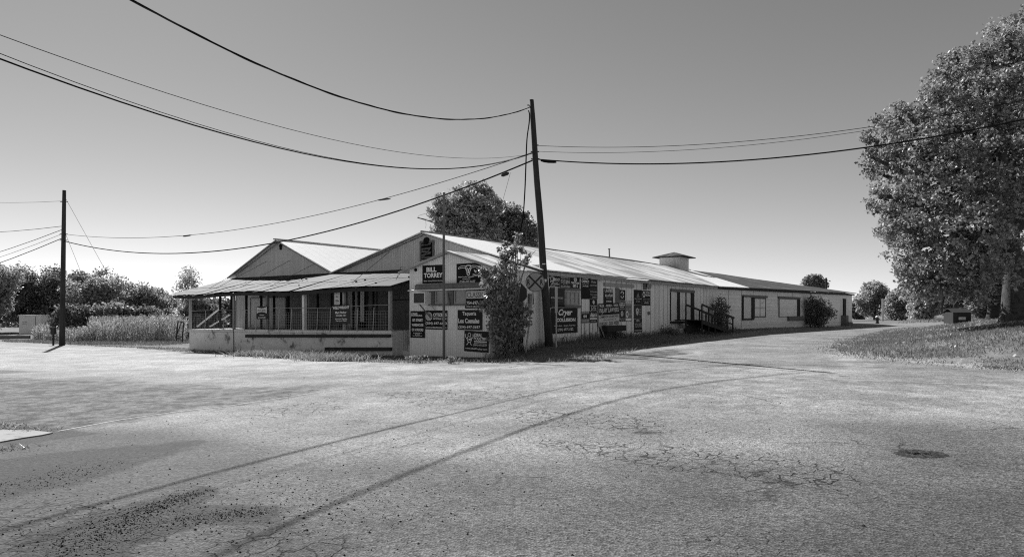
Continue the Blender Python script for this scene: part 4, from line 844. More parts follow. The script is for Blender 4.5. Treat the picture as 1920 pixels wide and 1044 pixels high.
# ================================================================ ROAD SIGNS
def round_sign(px, py, Y, r_, pole_px, pole_py):
    c = at(px, py, Y); b = ground(pole_px, pole_py); b = Vector((c.x-.0, Y+.04, hz(c.x, Y))); fz = Vector((-c.x, -c.y, 0)).normalized(); ax = Vector((-fz.y, fz.x, 0))
    if ax.x < 0: ax = -ax
    base = at(pole_px, pole_py, Y+.05); base.z = hz(base.x, base.y)
    t = thing('crossing_sign', base, 'round grey railroad crossing sign with a dark X and two letters R', 'sign')
    fz = ax.cross(Vector((0,0,1)))
    if fz.y > 0: fz = -fz
    MB().disc(c, ax, (0,0,1), r_, .012, 40).build('sign_plate', M['rr'], t)
    P = lambda x, z, n=.009: c+ax*x+Vector((0,0,z))+fz*n
    mb = MB(); fr = lambda x, y: P((x-.5)*2*r_, (.5-y)*2*r_)
    line2(mb, fr, [(.16,.16),(.84,.84)], .085); 
    fr2 = lambda x, y: P((x-.5)*2*r_, (.5-y)*2*r_, .0115); line2(mb, fr2, [(.84,.16),(.16,.84)], .085)
    put_text(mb, fr, 'R', .17, .5, .15, .27, .03); put_text(mb, fr, 'R', .83, .5, .15, .27, .03)
    ring2(mb, fr, .5, .5, .485, .485, .02, n=40); mb.build('marking', M['dgrey'], t)
    MB().tube([base-Vector((0,0,.1)), c+Vector((0,.03,r_*.6))], .035, 8).build('sign_post', M['post'], t)
round_sign(1003.5, 529, 27.6, .42, 985, 654)
c = at(970, 550, 26.7); bz = hz(c.x-.05, 26.7); t = thing('stop_sign', (c.x-.02, 26.74, bz), 'dark back of an eight-sided stop sign half hidden in the tall bush', 'sign')
mb = MB(); ax = Vector((.94, .34, 0)); f = [c+(ax*math.cos(R(22.5+45*k))+Vector((0,0,1))*math.sin(R(22.5+45*k)))*.46 for k in range(8)]; nn = Vector((.34,-.94,0))*.006
mb.face([p+nn for p in f]); mb.face([p-nn for p in f][::-1]); [mb.face([f[k]-nn, f[(k+1)%8]-nn, f[(k+1)%8]+nn, f[k]+nn]) for k in range(8)]; mb.build('sign_plate', M['dgrey'], t)
MB().tube([(c.x-.02, 26.74, bz-.1), (c.x, 26.74, c.z+.3)], .03, 8).build('sign_post', M['steel'], t)
p = at(1043, 645, 28.2); gz_ = hz(p.x, p.y); t = thing('sign_post', (p.x, p.y, gz_), 'bare thin metal post just right of the leaning utility pole', 'post'); q = at(1043, 538, 28.2); MB().tube([(p.x,p.y,gz_-.1), (q.x,q.y,q.z)], .032, 8).build('shaft', M['post'], t); MB().box((q.x,q.y-.02,q.z-.55), .12, .02, 1.15).build('flange', M['post'], t)
# ================================================================ UTILITY POLES AND CABLES
MPb = Vector((1.69, 29.0, 0)); MPb.z = hz(MPb.x, MPb.y)-.1; MPt = at(996, 188, 29.4)
UP = thing('utility_pole', (MPb.x, MPb.y, MPb.z+.1), 'tall dark wooden utility pole leaning left in front of the corner of the buildings', 'utility pole', 'wooden utility poles')
n = 12; mb = MB(); mb.tube([MPb.lerp(MPt, i/n)+Vector((.012*math.sin(i*1.3), 0, 0)) for i in range(n+1)], [.19-.075*i/n for i in range(n+1)], 14); mb.build('shaft', M['pole'], UP, smooth=True)
pp = lambda z: MPb.lerp(MPt, (z-MPb.z)/(MPt.z-MPb.z))
for z in (3.15, 3.9): MB().box(pp(z)+Vector((.02,-.17,0)), .14, .02, .05 if z > 3.5 else .12).build('tag_plate', M['white'], UP)
for z, dx in ((11.2,-.2),(9.35,.18),(9.05,.18),(9.05,-.2),(8.72,-.2),(8.72,.18)):
    MB().tube([pp(z), pp(z)+Vector((dx,-.05,.0))], .03, 8).build('bracket', M['steel'], UP)
LPb = Vector((-36.0, 51.2, 0)); LPb.z = hz(LPb.x, LPb.y)-.2; LPt = at(120.5, 357, 51.4)
UL = thing('utility_pole', (LPb.x, LPb.y, LPb.z+.2), 'upright wooden utility pole standing alone by the field at the far left', 'utility pole', 'wooden utility poles')
mb = MB(); mb.tube([LPb.lerp(LPt, i/8) for i in range(9)], [.21-.08*i/8 for i in range(9)], 12); mb.build('shaft', M['pole'], UL, smooth=True)
lp = lambda z: LPb.lerp(LPt, (z-LPb.z)/(LPt.z-LPb.z))
for z in (10.6, 8.0, 7.5): MB().tube([lp(z)-Vector((.3,0,0)), lp(z)+Vector((.3,0,0))], .035, 8).build('bracket', M['steel'], UL)
def cable(A0, pxs, B=None, dirv=None, ext=0, rad=.02, m='cable', label='', name='cable', group='overhead cables', wrap=0):
    """span from A0 in the vertical plane through B (or along dirv); the sag is fitted to a few sightings"""
    A0 = Vector(A0); d = (Vector(B)-A0) if B is not None else Vector((*dirv, 0)); L = math.hypot(d.x, d.y); ux, uy = d.x/L, d.y/L
    S, Z = [], []
    for px, py in pxs:
        k = (px-CX)/F; s = (k*A0.y-A0.x)/(ux-k*uy); Y = A0.y+uy*s; S.append(s); Z.append(CZ+(HY-py)/F*Y)
    S = np.array(S); Z = np.array(Z)
    if B is not None:
        end = L; bb = np.sum((Z-A0.z-(Vector(B).z-A0.z)*S/L)*(S*(S-L)))/np.sum((S*(S-L))**2); fz = lambda s: A0.z+(Vector(B).z-A0.z)*s/L+bb*s*(s-L)
    else:
        Am = np.stack([S, S*S], 1); co, *_ = np.linalg.lstsq(Am, Z-A0.z, rcond=None); end = ext; fz = lambda s: A0.z+co[0]*s+co[1]*s*s
    N = 48; P = [Vector((A0.x+ux*end*i/N, A0.y+uy*end*i/N, float(fz(end*i/N)))) for i in range(N+1)]
    mb = MB(); mb.tube(P, rad, 6)
    o = mb.build(name, M[m], base=A0, smooth=True)
    if wrap:
        mb = MB(); Pw = []
        for i in range(N*5+1):
            s = end*i/(N*5); Pw.append(Vector((A0.x+ux*s-uy*math.sin(s*wrap)*rad*.9, A0.y+uy*s+ux*math.sin(s*wrap)*rad*.9, float(fz(s))+math.cos(s*wrap)*rad*.9)))
        mb.tube(Pw, rad*.6, 5); mb.build('messenger_wire', M['wire'], o)
    return tag(o, label, 'cable', group)
dL = (-.447, -.894)
cable(pp(11.15), [(840,223),(706,203),(560,151),(400,86),(300,28),(250,0)], dirv=dL, ext=36, rad=.021, label='highest cable, a twisted line running from the leaning pole top to the upper left', wrap=2.2)
cable(pp(9.05)+Vector((-.1,0,0)), [(0,92),(160,165),(300,216),(480,265),(620,296),(760,315),(860,312)], dirv=dL, ext=38, rad=.007, label='upper strand of the dark pair of cables from the left edge to the leaning pole')
cable(pp(9.0)+Vector((-.1,0,0)), [(0,104),(160,171),(300,219),(480,269),(620,299),(760,316),(860,312)], dirv=dL, ext=38, rad=.015, label='lower thicker strand of the dark pair of cables from the left edge to the pole')
cable(pp(9.0)+Vector((.05,0,0)), [(0,68),(200,137),(440,215),(600,253),(760,287),(900,300)], dirv=dL, ext=38, rad=.007, m='wire', label='thin cable crossing the sky above the dark pair on the left')
dR = (.916, -.40)
cable(pp(9.35), [(1120,281),(1300,273),(1480,256),(1630,236),(1780,212),(1920,192)], dirv=dR, ext=32, rad=.011, label='upper of the three cables running right from the leaning pole')
cable(pp(9.08), [(1120,286),(1300,283),(1450,268),(1600,248),(1780,214),(1920,194)], dirv=dR, ext=32, rad=.009, m='wire', label='thin middle cable running right from the leaning pole')
cable(pp(8.72), [(1080,305),(1230,309),(1400,301),(1600,279),(1760,252),(1920,227)], dirv=dR, ext=32, rad=.028, label='thick lowest cable running right from the leaning pole past the big tree')
# splice on the thick right cable
a = pp(8.72); q0 = a+Vector((.916,-.4,0))*.35+Vector((0,0,-.02)); q1 = a+Vector((.916,-.4,0))*1.0+Vector((0,0,-.07)); q0 = at(1014,301.5,28.9); q1 = at(1043,304.5,28.6)
tag(MB().tube([q0, q0.lerp(q1,.2), q0.lerp(q1,.5), q0.lerp(q1,.85), q1], [.03,.06,.07,.05,.03], 10).build('cable_splice', M['cable'], smooth=True), 'thick black splice sleeve on the cable just right of the leaning pole', 'cable splice')
cable(pp(8.72), [(905,344),(770,391),(640,432),(480,463),(380,472),(300,473),(200,460)], B=lp(7.45), rad=.034, label='thick cable sagging from the leaning pole down to the far left pole')
cable(pp(9.05), [(930,313),(720,374),(560,414),(430,434),(350,440),(220,439)], B=lp(8.0), rad=.016, m='wire', label='thin cable sagging from the leaning pole to the far left pole above the thick one')
def blob_box(px, py, Y, l, r_, ang, label):
    c = at(px, py, Y); d = Vector((math.cos(ang), 0, math.sin(ang)))*l/2; o = MB().tube([c-d, c-d*.6, c+d*.6, c+d], [r_*.4, r_, r_, r_*.4], 8).build('cable_splice', M['wire'], smooth=True); tag(o, label, 'cable splice')
blob_box(947, 327, 29.2, .38, .08, .35, 'small metal box hanging on the cable just left of the leaning pole')
blob_box(720, 374, 35.5, .75, .045, .12, 'slim sleeve on the thin cable above the gap between the two gables')
blob_box(351, 442, 44.5, .6, .05, .15, 'slim sleeve on the thin cable nearest the far left pole')
for (y0, x1, y1, z, rr, lb, zz_) in ((377,-60,378,10.75,.012,'top single wire leaving the far left pole to the left edge',0),(424,-60,437,8.35,.02,'second wire from the top on the left side of the far left pole',0),(430,-60,490,8.1,.022,'third wire on the left side of the far left pole, sloping down',0),(438,-60,501,7.85,.014,'fourth thinner wire on the left side of the far left pole',0),(446,-60,513,7.55,.028,'lowest and thickest wire on the left side of the far left pole',0)):
    a = at(118, y0, 51.3); c = at(x1, y1, 60); mid = a.lerp(c, .5)-Vector((0,0,.12)); tag(MB().tube([a, a.lerp(c,.25)-Vector((0,0,.09)), mid, a.lerp(c,.75)-Vector((0,0,.09)), c], rr, 6).build('cable', M['cable'], base=a), lb, 'cable', 'overhead cables')
for x0, y0, x1, y1, lb in ((124,374,194,500,'long thin guy wire slanting right from the top of the far left pole'),(122,436,146,496,'short thin guy wire low on the far left pole')):
    a = at(x0, y0, 51.3); c = at(x1, y1, 54); d = c-a; e = a+d*((a.z+.6)/(a.z-c.z)); tag(MB().tube([a, e], .012, 5).build('guy_wire', M['wire'], base=a), lb, 'guy wire')
# drop wires at the leaning pole
def pxtube(pts_, Y0, Y1, rad, m, label, name='drop_wire', cat='cable'):
    n = len(pts_); P = [at(x, y, Y0+(Y1-Y0)*i/(n-1)) for i, (x, y) in enumerate(pts_)]; Q2 = []
    for i in range(n-1):
        p0, p1, p2, p3 = P[max(i-1,0)], P[i], P[i+1], P[min(i+2,n-1)]
        for k in range(5):
            u = k/5; Q2.append(.5*((2*p1)+(p2-p0)*u+(2*p0-5*p1+4*p2-p3)*u*u+(3*p1-p0-3*p2+p3)*u**3))
    Q2.append(P[-1]); return tag(MB().tube(Q2, rad, 6).build(name, M[m], base=P[0], smooth=True), label, cat)
pxtube([(991,208),(993,216),(992,232),(988,262),(986,310),(984,360),(980,410),(970,452),(950,492)], 29.1, 27.6, .03, 'cable', 'dark twisted service wire hanging from the leaning pole top down to the storefront roof')
pxtube([(957,324),(950,350),(942,378),(930,420)], 29.3, 29.8, .008, 'wire', 'very thin wire dropping from the cable box towards the warehouse roof')
pxtube([(1004,470),(996,478),(985,488),(975,492)], 29.0, 28.4, .01, 'wire', 'thin loose wire between the leaning pole and the roof edge')
# antenna mast in front of the storefront
q = at(832.5, 672, 27.35); mz = hz(q.x, q.y); top = at(832, 361, 27.35); AM = thing('antenna_mast', (q.x, q.y, mz), 'tall rusty mast with an old television aerial standing in front of the storefront', 'mast')
MB().tube([(q.x, q.y, mz-.2), (top.x, top.y, top.z-2.9), (top.x+.01, top.y, top.z)], [.062,.055,.05], 10).build('pole', M['wood'], AM)
AY = 27.3; P_ = lambda x, y, dY=0: at(x, y, AY+dY)
mb = MB(); mb.tube([P_(783,408,-.6), P_(803,414,-.2), P_(826,422,.3)], .022, 6); mb.tube([P_(803,414,-.2), P_(830,413,.0)], .016, 6); mb.tube([P_(830,411), P_(862,405.5,.5)], .014, 6); mb.build('aerial_boom', M['steel'], AM)
mb = MB(); mb.tube([P_(783,408,-.6), P_(786,404,-.5), P_(800,400,0)], .006, 5); mb.tube([P_(783,408,-.6), P_(800,411,-1.0), P_(812,413,-1.4)], .006, 5); mb.tube([P_(845,408,.2), P_(851,407,-.8)], .006, 5); mb.tube([P_(855,407,.4), P_(858,406,1.2)], .006, 5); mb.tube([P_(798,413,-.1), P_(799,422,-.1), P_(798,428,-.1)], .005, 5); mb.build('aerial_element', M['wire'], AM)
# far pole behind the rear roof
a = at(1549, 545, 105); a.z = 0; tag(MB().tube([a, at(1549, 521, 105)], .16, 8).build('utility_pole', M['pole'], base=a), 'short dark pole top sticking up behind the far roof end', 'utility pole')
a = at(1655, 596, 100); a.z = hz(a.x, a.y); tag(MB().tube([a, at(1614.8, 562, 84)*0+at(1655, 560, 100)], .14, 8).build('utility_pole', M['post'], base=a), 'pale thin pole in front of the distant trees right of the warehouses', 'utility pole')

# ================================================================ TREES
def leafquads(C, size, r, droop=0, aspect=.8):
    N = len(C); nrm = r.normal(size=(N, 3)); nrm[:,2] = np.abs(nrm[:,2])*.8+.15; nrm /= np.linalg.norm(nrm, axis=1)[:,None]
    t = r.normal(size=(N, 3)); t[:,2] -= droop; t -= (t*nrm).sum(1)[:,None]*nrm; t /= np.linalg.norm(t, axis=1)[:,None]+1e-9; b_ = np.cross(nrm, t)
    s = (size*r.uniform(.6, 1.35, N))[:,None]/2
    return np.stack([C-t*s, C+b_*s*aspect-t*s*.1, C+t*s, C-b_*s*aspect-t*s*.1], 1)
def crown_points(blobs, n_clump, n_leaf, cr, r, shell=.45):
    vol = np.array([b[3]**2 for b in blobs], float); cnt = np.maximum(3, (n_clump*vol/vol.sum()).astype(int)); CL = []
    for b, k in zip(blobs, cnt):
        d = r.normal(size=(k, 3)); d /= np.linalg.norm(d, axis=1)[:,None]; rad = b[3]*r.uniform(shell, 1, k)**.6
        q = d*rad[:,None]; q[:,2] *= (b[4] if len(b) > 4 else b[3])/b[3]; CL.append(q+np.array(b[:3]))
    CL = np.concatenate(CL); nl = r.integers(int(n_leaf*.5), int(n_leaf*1.5)+1, len(CL)); crr = cr*r.uniform(.6, 1.3, len(CL))
    u_ = r.normal(size=(nl.sum(), 3)); u_ /= np.linalg.norm(u_, axis=1)[:,None]; u_ *= (r.random(nl.sum())**.45)[:,None]
    pts_ = np.repeat(CL, nl, 0)+u_*np.repeat(crr, nl)[:,None]*np.array([1, 1, .75])*.95
    return CL, pts_
def tree(name, base, blobs, th, r0, n_clump, n_leaf, cr, size, mt, label, seed=1, group=None, bark='barkd', shell=.45, droop=.2, cat='tree', limbs=14, lean=(0,0), stems=None, zmin=None):
    r = np.random.default_rng(seed); base = Vector(base); t = thing(name, base, label, cat, group)
    CL, P = crown_points(blobs, n_clump, n_leaf, cr, r, shell)
    if zmin is not None: P = P[P[:,2] > zmin+r.uniform(0, .5, len(P))]
    mb = MB(); topz = base.z+th; fork = Vector((base.x+lean[0], base.y+lean[1], topz))
    for st in (stems or [(0, 0)]):
        b0 = base+Vector((st[0], st[1], -.2)); mb.tube([b0, b0.lerp(fork, .12), b0.lerp(fork, .5)+Vector((r0*.3, 0, 0)), fork], [r0*1.35, r0, r0*.85, r0*.7], 12)
    for bl in blobs:
        c = Vector(bl[:3]); m_ = fork.lerp(c, .5)+Vector((r.normal()*.06*bl[3], r.normal()*.06*bl[3], .12*bl[3])); mb.tube([fork-Vector((0,0,r0)), fork.lerp(m_, .5)-Vector((0,0,.05*bl[3])), m_, c], [r0*.6, r0*.45, r0*.32, r0*.14], 8)
    for i in r.choice(len(CL), min(limbs, len(CL)), replace=False):
        c = Vector(CL[i]); j = int(np.argmin([np.linalg.norm(CL[i]-np.array(bl[:3])) for bl in blobs])); b0 = Vector(blobs[j][:3]); b0 = fork.lerp(b0, .75); mb.tube([b0, b0.lerp(c, .5)+Vector((0,0,.05*(c-b0).length)), c], [r0*.22, r0*.13, r0*.05], 6)
    mb.build('trunk', M[bark], t, smooth=True)
    soup('crown', leafquads(P, size, r, droop), M[mt], t)
    return t
def pxblobs(l, Y, dy=None, seed=0, flat=1):
    r = np.random.default_rng(seed); o = []
    for b_ in l:
        px, py, rp = b_[:3]; yy = Y+(b_[3] if len(b_) > 3 else (r.uniform(-.5, .5)*rp/F*Y)); p = at(px, py, yy); o.append((p.x, p.y, p.z, rp/F*Y*flat))
    return o
# big cottonwood
TB_ = at(1904, 598, 34); TB_.z = hz(TB_.x, TB_.y)
_r = np.random.default_rng(77); _out = [(1880,75),(1850,95),(1815,100),(1785,118),(1760,140),(1745,175),(1725,205),(1700,215),(1665,220),(1640,232),(1625,255),(1630,290),(1632,320),(1628,355),(1640,385),(1652,410),(1662,440),(1678,465),(1690,495),(1694,525),(1698,555),(1706,580)]
bl = pxblobs([(x+10+_r.uniform(-8,8), y+_r.uniform(-8,8), _r.uniform(10,22), _r.uniform(-3,3)) for x, y in _out]+[(1905,190,125,0),(1830,215,100,-2),(1765,200,50,-1),(1735,285,85,-2),(1685,265,48,0),(1790,330,100,-4),(1700,345,72,0),(1700,420,50,-1),(1760,430,95,-3),(1820,420,85,-5),(1775,510,75,-3),(1735,530,42,-2),(1830,520,55,-4),(1900,90,62,0),(1855,115,48,1),(2000,150,170,0),(2050,320,190,0),(1960,330,120,5),(1880,260,100,6),(1780,330,100,6),(1760,540,40,2),(1722,565,24,0),(1716,545,22,0),(1712,520,22,-1),(1745,580,20,-1),(1790,575,18,-2),(1800,140,32,0),(1660,235,25,0),(1650,300,24,1),(1648,370,22,0),(1672,430,20,0),(1700,500,20,-1),(1750,120+40,22,0),(1790,100,22,0)], 34, seed=4)
tree('cottonwood_tree', TB_, bl, 5.0, .62, 2700, 54, .50, .155, 'leafbig', 'huge cottonwood with glittering leaves filling the right side of the view', seed=5, bark='bark', shell=.35, droop=.5, limbs=80, lean=(-.4,0), zmin=2.1)
# centre trees behind the roof
g_c = 'trees behind the long warehouse roof'
bl = pxblobs([(870,400,48),(835,390,26),(905,385,34),(850,440,40),(895,440,50),(880,365,22),(815,405,12),(830,425,16),(905,360,14)], 72, seed=2); tree('leafy_tree', (at(878,0,72).x, 72, 0), bl, 7, .5, 420, 60, .9, .30, 'leaf', 'broad dark tree with ragged crown rising behind the middle gable', seed=11, group=g_c)
bl = pxblobs([(965,415,26),(940,400,20),(955,440,36),(985,440,24),(985,460,24),(930,440,30)], 76, seed=3); tree('leafy_tree', (at(955,0,76).x, 76, 0), bl, 6, .4, 260, 70, .9, .28, 'leafdk', 'darker round tree to the right of the broad one, nearest the leaning pole', seed=12, group=g_c, droop=1.2)
bl = pxblobs([(1527,528,14),(1518,533,10),(1538,534,11)], 108, seed=5); tree('leafy_tree', (at(1527,0,108).x, 108, 0), bl, 4, .3, 90, 50, .8, .32, 'leafdk', 'small dark round treetop peeping over the far roof end', seed=13)
# left hand tree belt
g_l = 'trees of the belt behind the field on the left'
belt = [(-95,540,70,83,'leafdk','tall dark tree of the belt, mostly beyond the left edge',14),(-20,535,48,76,'leaf','tree of the belt at the very left edge of the view',15),(45,545,52,86,'leafdk','high dark crown of the belt above the white container',16),(105,548,50,88,'leaf','tree of the belt between the container and the left pole',17),(150,545,50,88,'leafdk','highest crown of the belt just right of the left pole',18),(178,560,46,72,'leaf','rounded mid-grey tree of the belt, second right of the left pole',19),(222,560,48,78,'leaf','large bushy tree in the middle of the belt',20),(262,568,44,72,'leaf','bushy tree of the belt right of the middle one',21),(300,575,40,76,'leaflt','lower pale tree near the right end of the belt',22),(335,582,34,82,'leaflt','pale low tree of the belt seen behind the left porch post',23),(385,585,40,80,'leaf','low tree of the belt seen through the open left end of the porch',24),(430,590,38,88,'leafdk','dark low tree of the belt seen deepest behind the porch',25),(-30,575,36,84,'leafdk','low dark bush-like tree at the left of the white container',26),(135,598,30,66,'leafdk','low scrubby tree of the belt right behind the left pole',27),(195,596,30,67,'leaf','low scrubby belt tree behind the stalks, first right of the pole',28),(255,600,28,68,'leafdk','low scrubby tree of the belt behind the middle of the tall stalks',29),(312,602,24,70,'leaf','low scrubby tree of the belt near the dock end',41),(82,592,24,92,'leafdk','low scrubby tree of the belt above the container lid',42),(378,590,28,60,'leafdk','low dark scrubby tree seen between the porch posts at the left end',43),(425,588,30,64,'leafdk','low dark scrubby tree seen through the porch beside the pale wall panel',44)]
for px, py, rp, Y, mt, lb, sd in belt:
    r_ = np.random.default_rng(sd); py += 5; l = [(px+r_.uniform(-1.1,1.1)*rp, py-r_.uniform(-.2,.8)*rp, rp*r_.uniform(.14,.26)) for _k in range(9)] + [(px, py-rp*.2, rp*.52), (px-rp*.45, py+rp*.1, rp*.5), (px+rp*.45, py+rp*.08, rp*.5), (px+rp*.1, py+rp*.55, rp*.6), (px-rp*.35, py+rp*.6, rp*.5), (px+r_.uniform(-.4,.4)*rp, py-rp*.62, rp*.28), (px+r_.uniform(-.7,.7)*rp, py-rp*.4, rp*.25)]
    bs = pxblobs(l, Y, seed=sd); tree('belt_tree', (at(px,0,Y).x, Y, hz(at(px,0,Y).x, Y)), bs, 1.6, .28, 230, 52, .95, .27, mt, lb, seed=sd, group=g_l, shell=.5, limbs=10)
bs = pxblobs([(352,518,13),(345,535,11),(362,532,10),(355,560,14),(350,585,16),(366,556,9)], 62, seed=9); tree('slender_tree', (at(354,0,62).x, 62, hz(at(354,0,62).x, 62)), bs, 4.4, .10, 130, 22, .6, .17, 'leaflt', 'slender open tree standing just left of the porch roof', seed=30, shell=.5, limbs=30)
# right hand distance
g_r = 'distant trees right of the warehouses'
for px, py, rp, Y, mt, lb, sd in [(1640,558,36,115,'leaf','rounded pale tree just right of the far warehouse end',31),(1612,578,20,125,'leafdk','low dark tree at the corner of the far warehouse',32),(1690,568,32,108,'leaf','bushy tree between the rounded tree and the cottonwood',33),(1735,570,30,96,'leaflt','light bushy tree at the left foot of the cottonwood crown',34),(1790,560,34,112,'leafdk','dark tree deep behind the small shed',35),(1850,565,34,104,'leafdk','dark tree behind the second trunk at the right',36),(1915,565,36,100,'leafdk','dark tree behind the cottonwood trunk at the right edge',37)]:
    l = [(px, py-rp*.2, rp*.6), (px-rp*.45, py+rp*.15, rp*.45), (px+rp*.45, py+rp*.1, rp*.45), (px, py+rp*.5, rp*.5), (px-rp*.5, py+rp*.55, rp*.35), (px+rp*.2, py-rp*.55, rp*.3)]
    bs = pxblobs(l, Y, seed=sd); tree('distant_tree', (at(px,0,Y).x, Y, .3), bs, 2.0, .3, 170, 50, 1.0, .34, mt, lb, seed=sd, group=g_r, shell=.5, limbs=10)
r = np.random.default_rng(61); n_w = 26000; wx = r.uniform(-175, -40, n_w); wt = 3.2+1.2*np.sin(wx*.21)+.8*np.sin(wx*.53+2); P = np.stack([wx, 118+r.normal(0, 2.5, n_w), -1.2+r.random(n_w)**.8*wt], 1); o = soup('distant_woods', leafquads(P, .55, r), M['leafdk'], base=P.mean(0)); tag(o, 'far dark line of woods low on the horizon behind the white container', 'woods', kind='stuff')
# second trunk beside the cottonwood
c = at(1861, 594, 46); c.z = hz(c.x, c.y); bs = pxblobs([(1861,520,45),(1830,540,32),(1890,535,36),(1861,480,40)], 46, seed=6); tree('leafy_tree', c, bs, 2.2, .42, 200, 44, .9, .2, 'leafdk', 'dark tree with a thick short trunk standing behind and left of the cottonwood', seed=40, limbs=10)

# ================================================================ BUSHES AND GRASS
def _unused(): pass
def bush(name, base, blobs, n_clump, n_leaf, cr, size, mt, label, seed, stems, group=None, cat='bush', aspect=.45, droop=.5):
    r = np.random.default_rng(seed); base = Vector(base); t = thing(name, base, label, cat, group)
    CL, P = crown_points(blobs, n_clump, n_leaf, cr, r, .3); P = P[P[:,2] > base.z+.02]; mb = MB()
    for bl in blobs:
        c = Vector(bl[:3]); b0 = base+Vector((r.uniform(-1,1)*stems, r.uniform(-.3,.3)*stems, -.05)); m_ = b0.lerp(c, .55)+Vector((0,0,.1)); mb.tube([b0, m_, c, c+Vector((r.normal()*.05,0,bl[3]*.8))], [.028,.02,.012,.005], 6)
    for i in r.choice(len(CL), min(60, len(CL)), replace=False):
        j = int(np.argmin([np.linalg.norm(CL[i]-np.array(bl[:3])) for bl in blobs])); mb.tube([Vector(blobs[j][:3]), Vector(CL[i])], [.008,.003], 5)
    mb.build('stems', M['wood'], t); soup('leaves', leafquads(P, size, r, droop, aspect), M[mt], t); return t
BY = 25.9
bl = pxblobs([(938,628,22),(955,640,22),(968,612,22),(945,600,24),(928,612,14),(972,588,20),(935,562,24),(955,575,22),(914,556,12),(922,532,20),(948,530,20),(935,512,17),(958,512,13),(912,518,12),(948,492,12),(965,496,8),(984,494,6),(946,478,8),(940,464,6),(947,457,4),(965,462,7),(960,478,8),(972,442,4),(969,452,4),(966,472,6),(985,578,10),(992,590,7),(986,607,9),(958,662,14),(940,655,12),(992,478,4),(989,486,4),(905,575,9),(920,585,10),(902,505,6),(977,470,4)], BY, seed=8)
bb = at(948, 668, BY); bb.z = hz(bb.x, bb.y)
bush('corner_bush', bb, bl, 520, 15, .20, .155, 'leafbush', 'tall ragged leafy bush growing against the right corner of the storefront', 51, .45, aspect=.5)
c = WA.P(WA.px(1352, 600, 1.0)[0], 0, .6); W_ = WB; c = WB.P(WB.px(1352, 600, .7)[0], 0, .7); c.z = hz(c.x, c.y); Yc = c.y
bush('wall_bush', c, pxblobs([(1352,605,12),(1348,590,10),(1340,578,6),(1352,572,7),(1362,578,6),(1354,562,5),(1345,615,9)], Yc, seed=3), 90, 22, .5, .17, 'leafdk', 'thin upright bush growing behind the wooden ramp', 52, .5, 'bushes along the long wall')
c = WB.P(WB.px(1530, 604, .9)[0], 0, .9); c.z = hz(c.x, c.y); Yc = c.y
bush('wall_bush', c, pxblobs([(1530,590,15),(1522,575,11),(1540,582,12),(1528,565,7),(1548,588,8),(1556,585,5),(1520,600,10),(1542,563,4),(1536,603,12)], Yc, seed=4), 160, 24, .8, .24, 'leafdk', 'round dark bush against the far siding wall', 53, .6, 'bushes along the long wall')
c = WA.P(WA.px(1256, 626, .6)[0], 0, .6); c.z = hz(c.x, c.y)
bush('wall_bush', c, pxblobs([(1252,622,9),(1262,624,8),(1246,626,6),(1270,625,6)], c.y, seed=5), 50, 20, .35, .12, 'leafdk', 'low weedy bush at the wall foot under the first sliding door', 54, .4, 'bushes along the long wall')
c = WA.P(WA.px(1160, 634, .5)[0], 0, .5); c.z = hz(c.x, c.y)
bush('wall_bush', c, pxblobs([(1158,630,9),(1166,632,8),(1150,634,6)], c.y, seed=6), 50, 20, .3, .10, 'leafdk', 'low weedy bush at the wall foot under the broken trough', 55, .4, 'bushes along the long wall')
def blades(name, P, h, wd, m, label, seed=1, cat='grass', lean=.45, group=None):
    r = np.random.default_rng(seed); P = np.asarray(P); N = len(P); hh = h*r.uniform(.5, 1.4, N); a = r.uniform(0, 2*np.pi, N); dx = np.stack([np.cos(a), np.sin(a), np.zeros(N)], 1)*(wd*r.uniform(.6, 1.4, N))[:,None]
    l = r.normal(size=(N, 3))*lean; l[:,2] = 1; tip = P+l*hh[:,None]; mid = P+l*hh[:,None]*.5*np.array([.6,.6,1.1])
    v = np.stack([P-dx, P+dx, mid+dx*.7, mid-dx*.7], 1); v2 = np.stack([mid-dx*.7, mid+dx*.7, tip+dx*.1, tip-dx*.1], 1)
    o = soup(name, np.concatenate([v, v2]), m, base=P.mean(0)); tag(o, label, cat, group, 'stuff'); return o
def scatter(n, x0, x1, y0, y1, f, seed):
    r = np.random.default_rng(seed); P = np.stack([r.uniform(x0, x1, n), r.uniform(y0, y1, n)], 1); k = f(P, r); P = P[k]; return np.column_stack([P, hts(P)-.01])
ROADD = lambda P: poly_dist(P, RP)
def f_isl(P, r): d = poly_dist(P, ISL); return (d > .3+r.exponential(.35, len(P))) & (np.hypot(P[:,0], P[:,1]) < 55) & (np.abs(P[:,0]/P[:,1]) < .9)
P = scatter(150000, 12, 45, 15, 48, f_isl, 1); nz = np.sin(P[:,0]*.7+P[:,1]*.3)+np.sin(P[:,1]*1.3-P[:,0]*.2)+np.sin(P[:,0]*2.1+1); 
blades('mound_grass', P[nz > -1.0], .075, .010, M['grass'], 'short mown grass covering the mound on the right', 2)
r = np.random.default_rng(3); L = scatter(3600, 14, 44, 18, 48, f_isl, 4); L = L[(poly_dist(L[:,:2], ISL) > 2.2+r.exponential(1.0, len(L)))]; L = L[r.random(len(L)) < np.clip((L[:,1]-20)/16, .12, 1)]; L[:,2] += .05
o = soup('fallen_leaves', leafquads(L, .13, r, 0), M['litter'], base=L.mean(0)); tag(o, 'pale fallen leaves littering the mound under the cottonwood', 'leaves', kind='stuff')
def al(P): return (P[:,0]-W0.x)*NW.x+(P[:,1]-W0.y)*NW.y, (P[:,0]-W0.x)*VV.x+(P[:,1]-W0.y)*VV.y
def f_str(P, r): d, a = al(P); return (ROADD(P) < -.05) & (d > .02) & (a > -6) & (a < 62) & (r.random(len(P)) < np.clip(1.3-a/40, .2, 1))
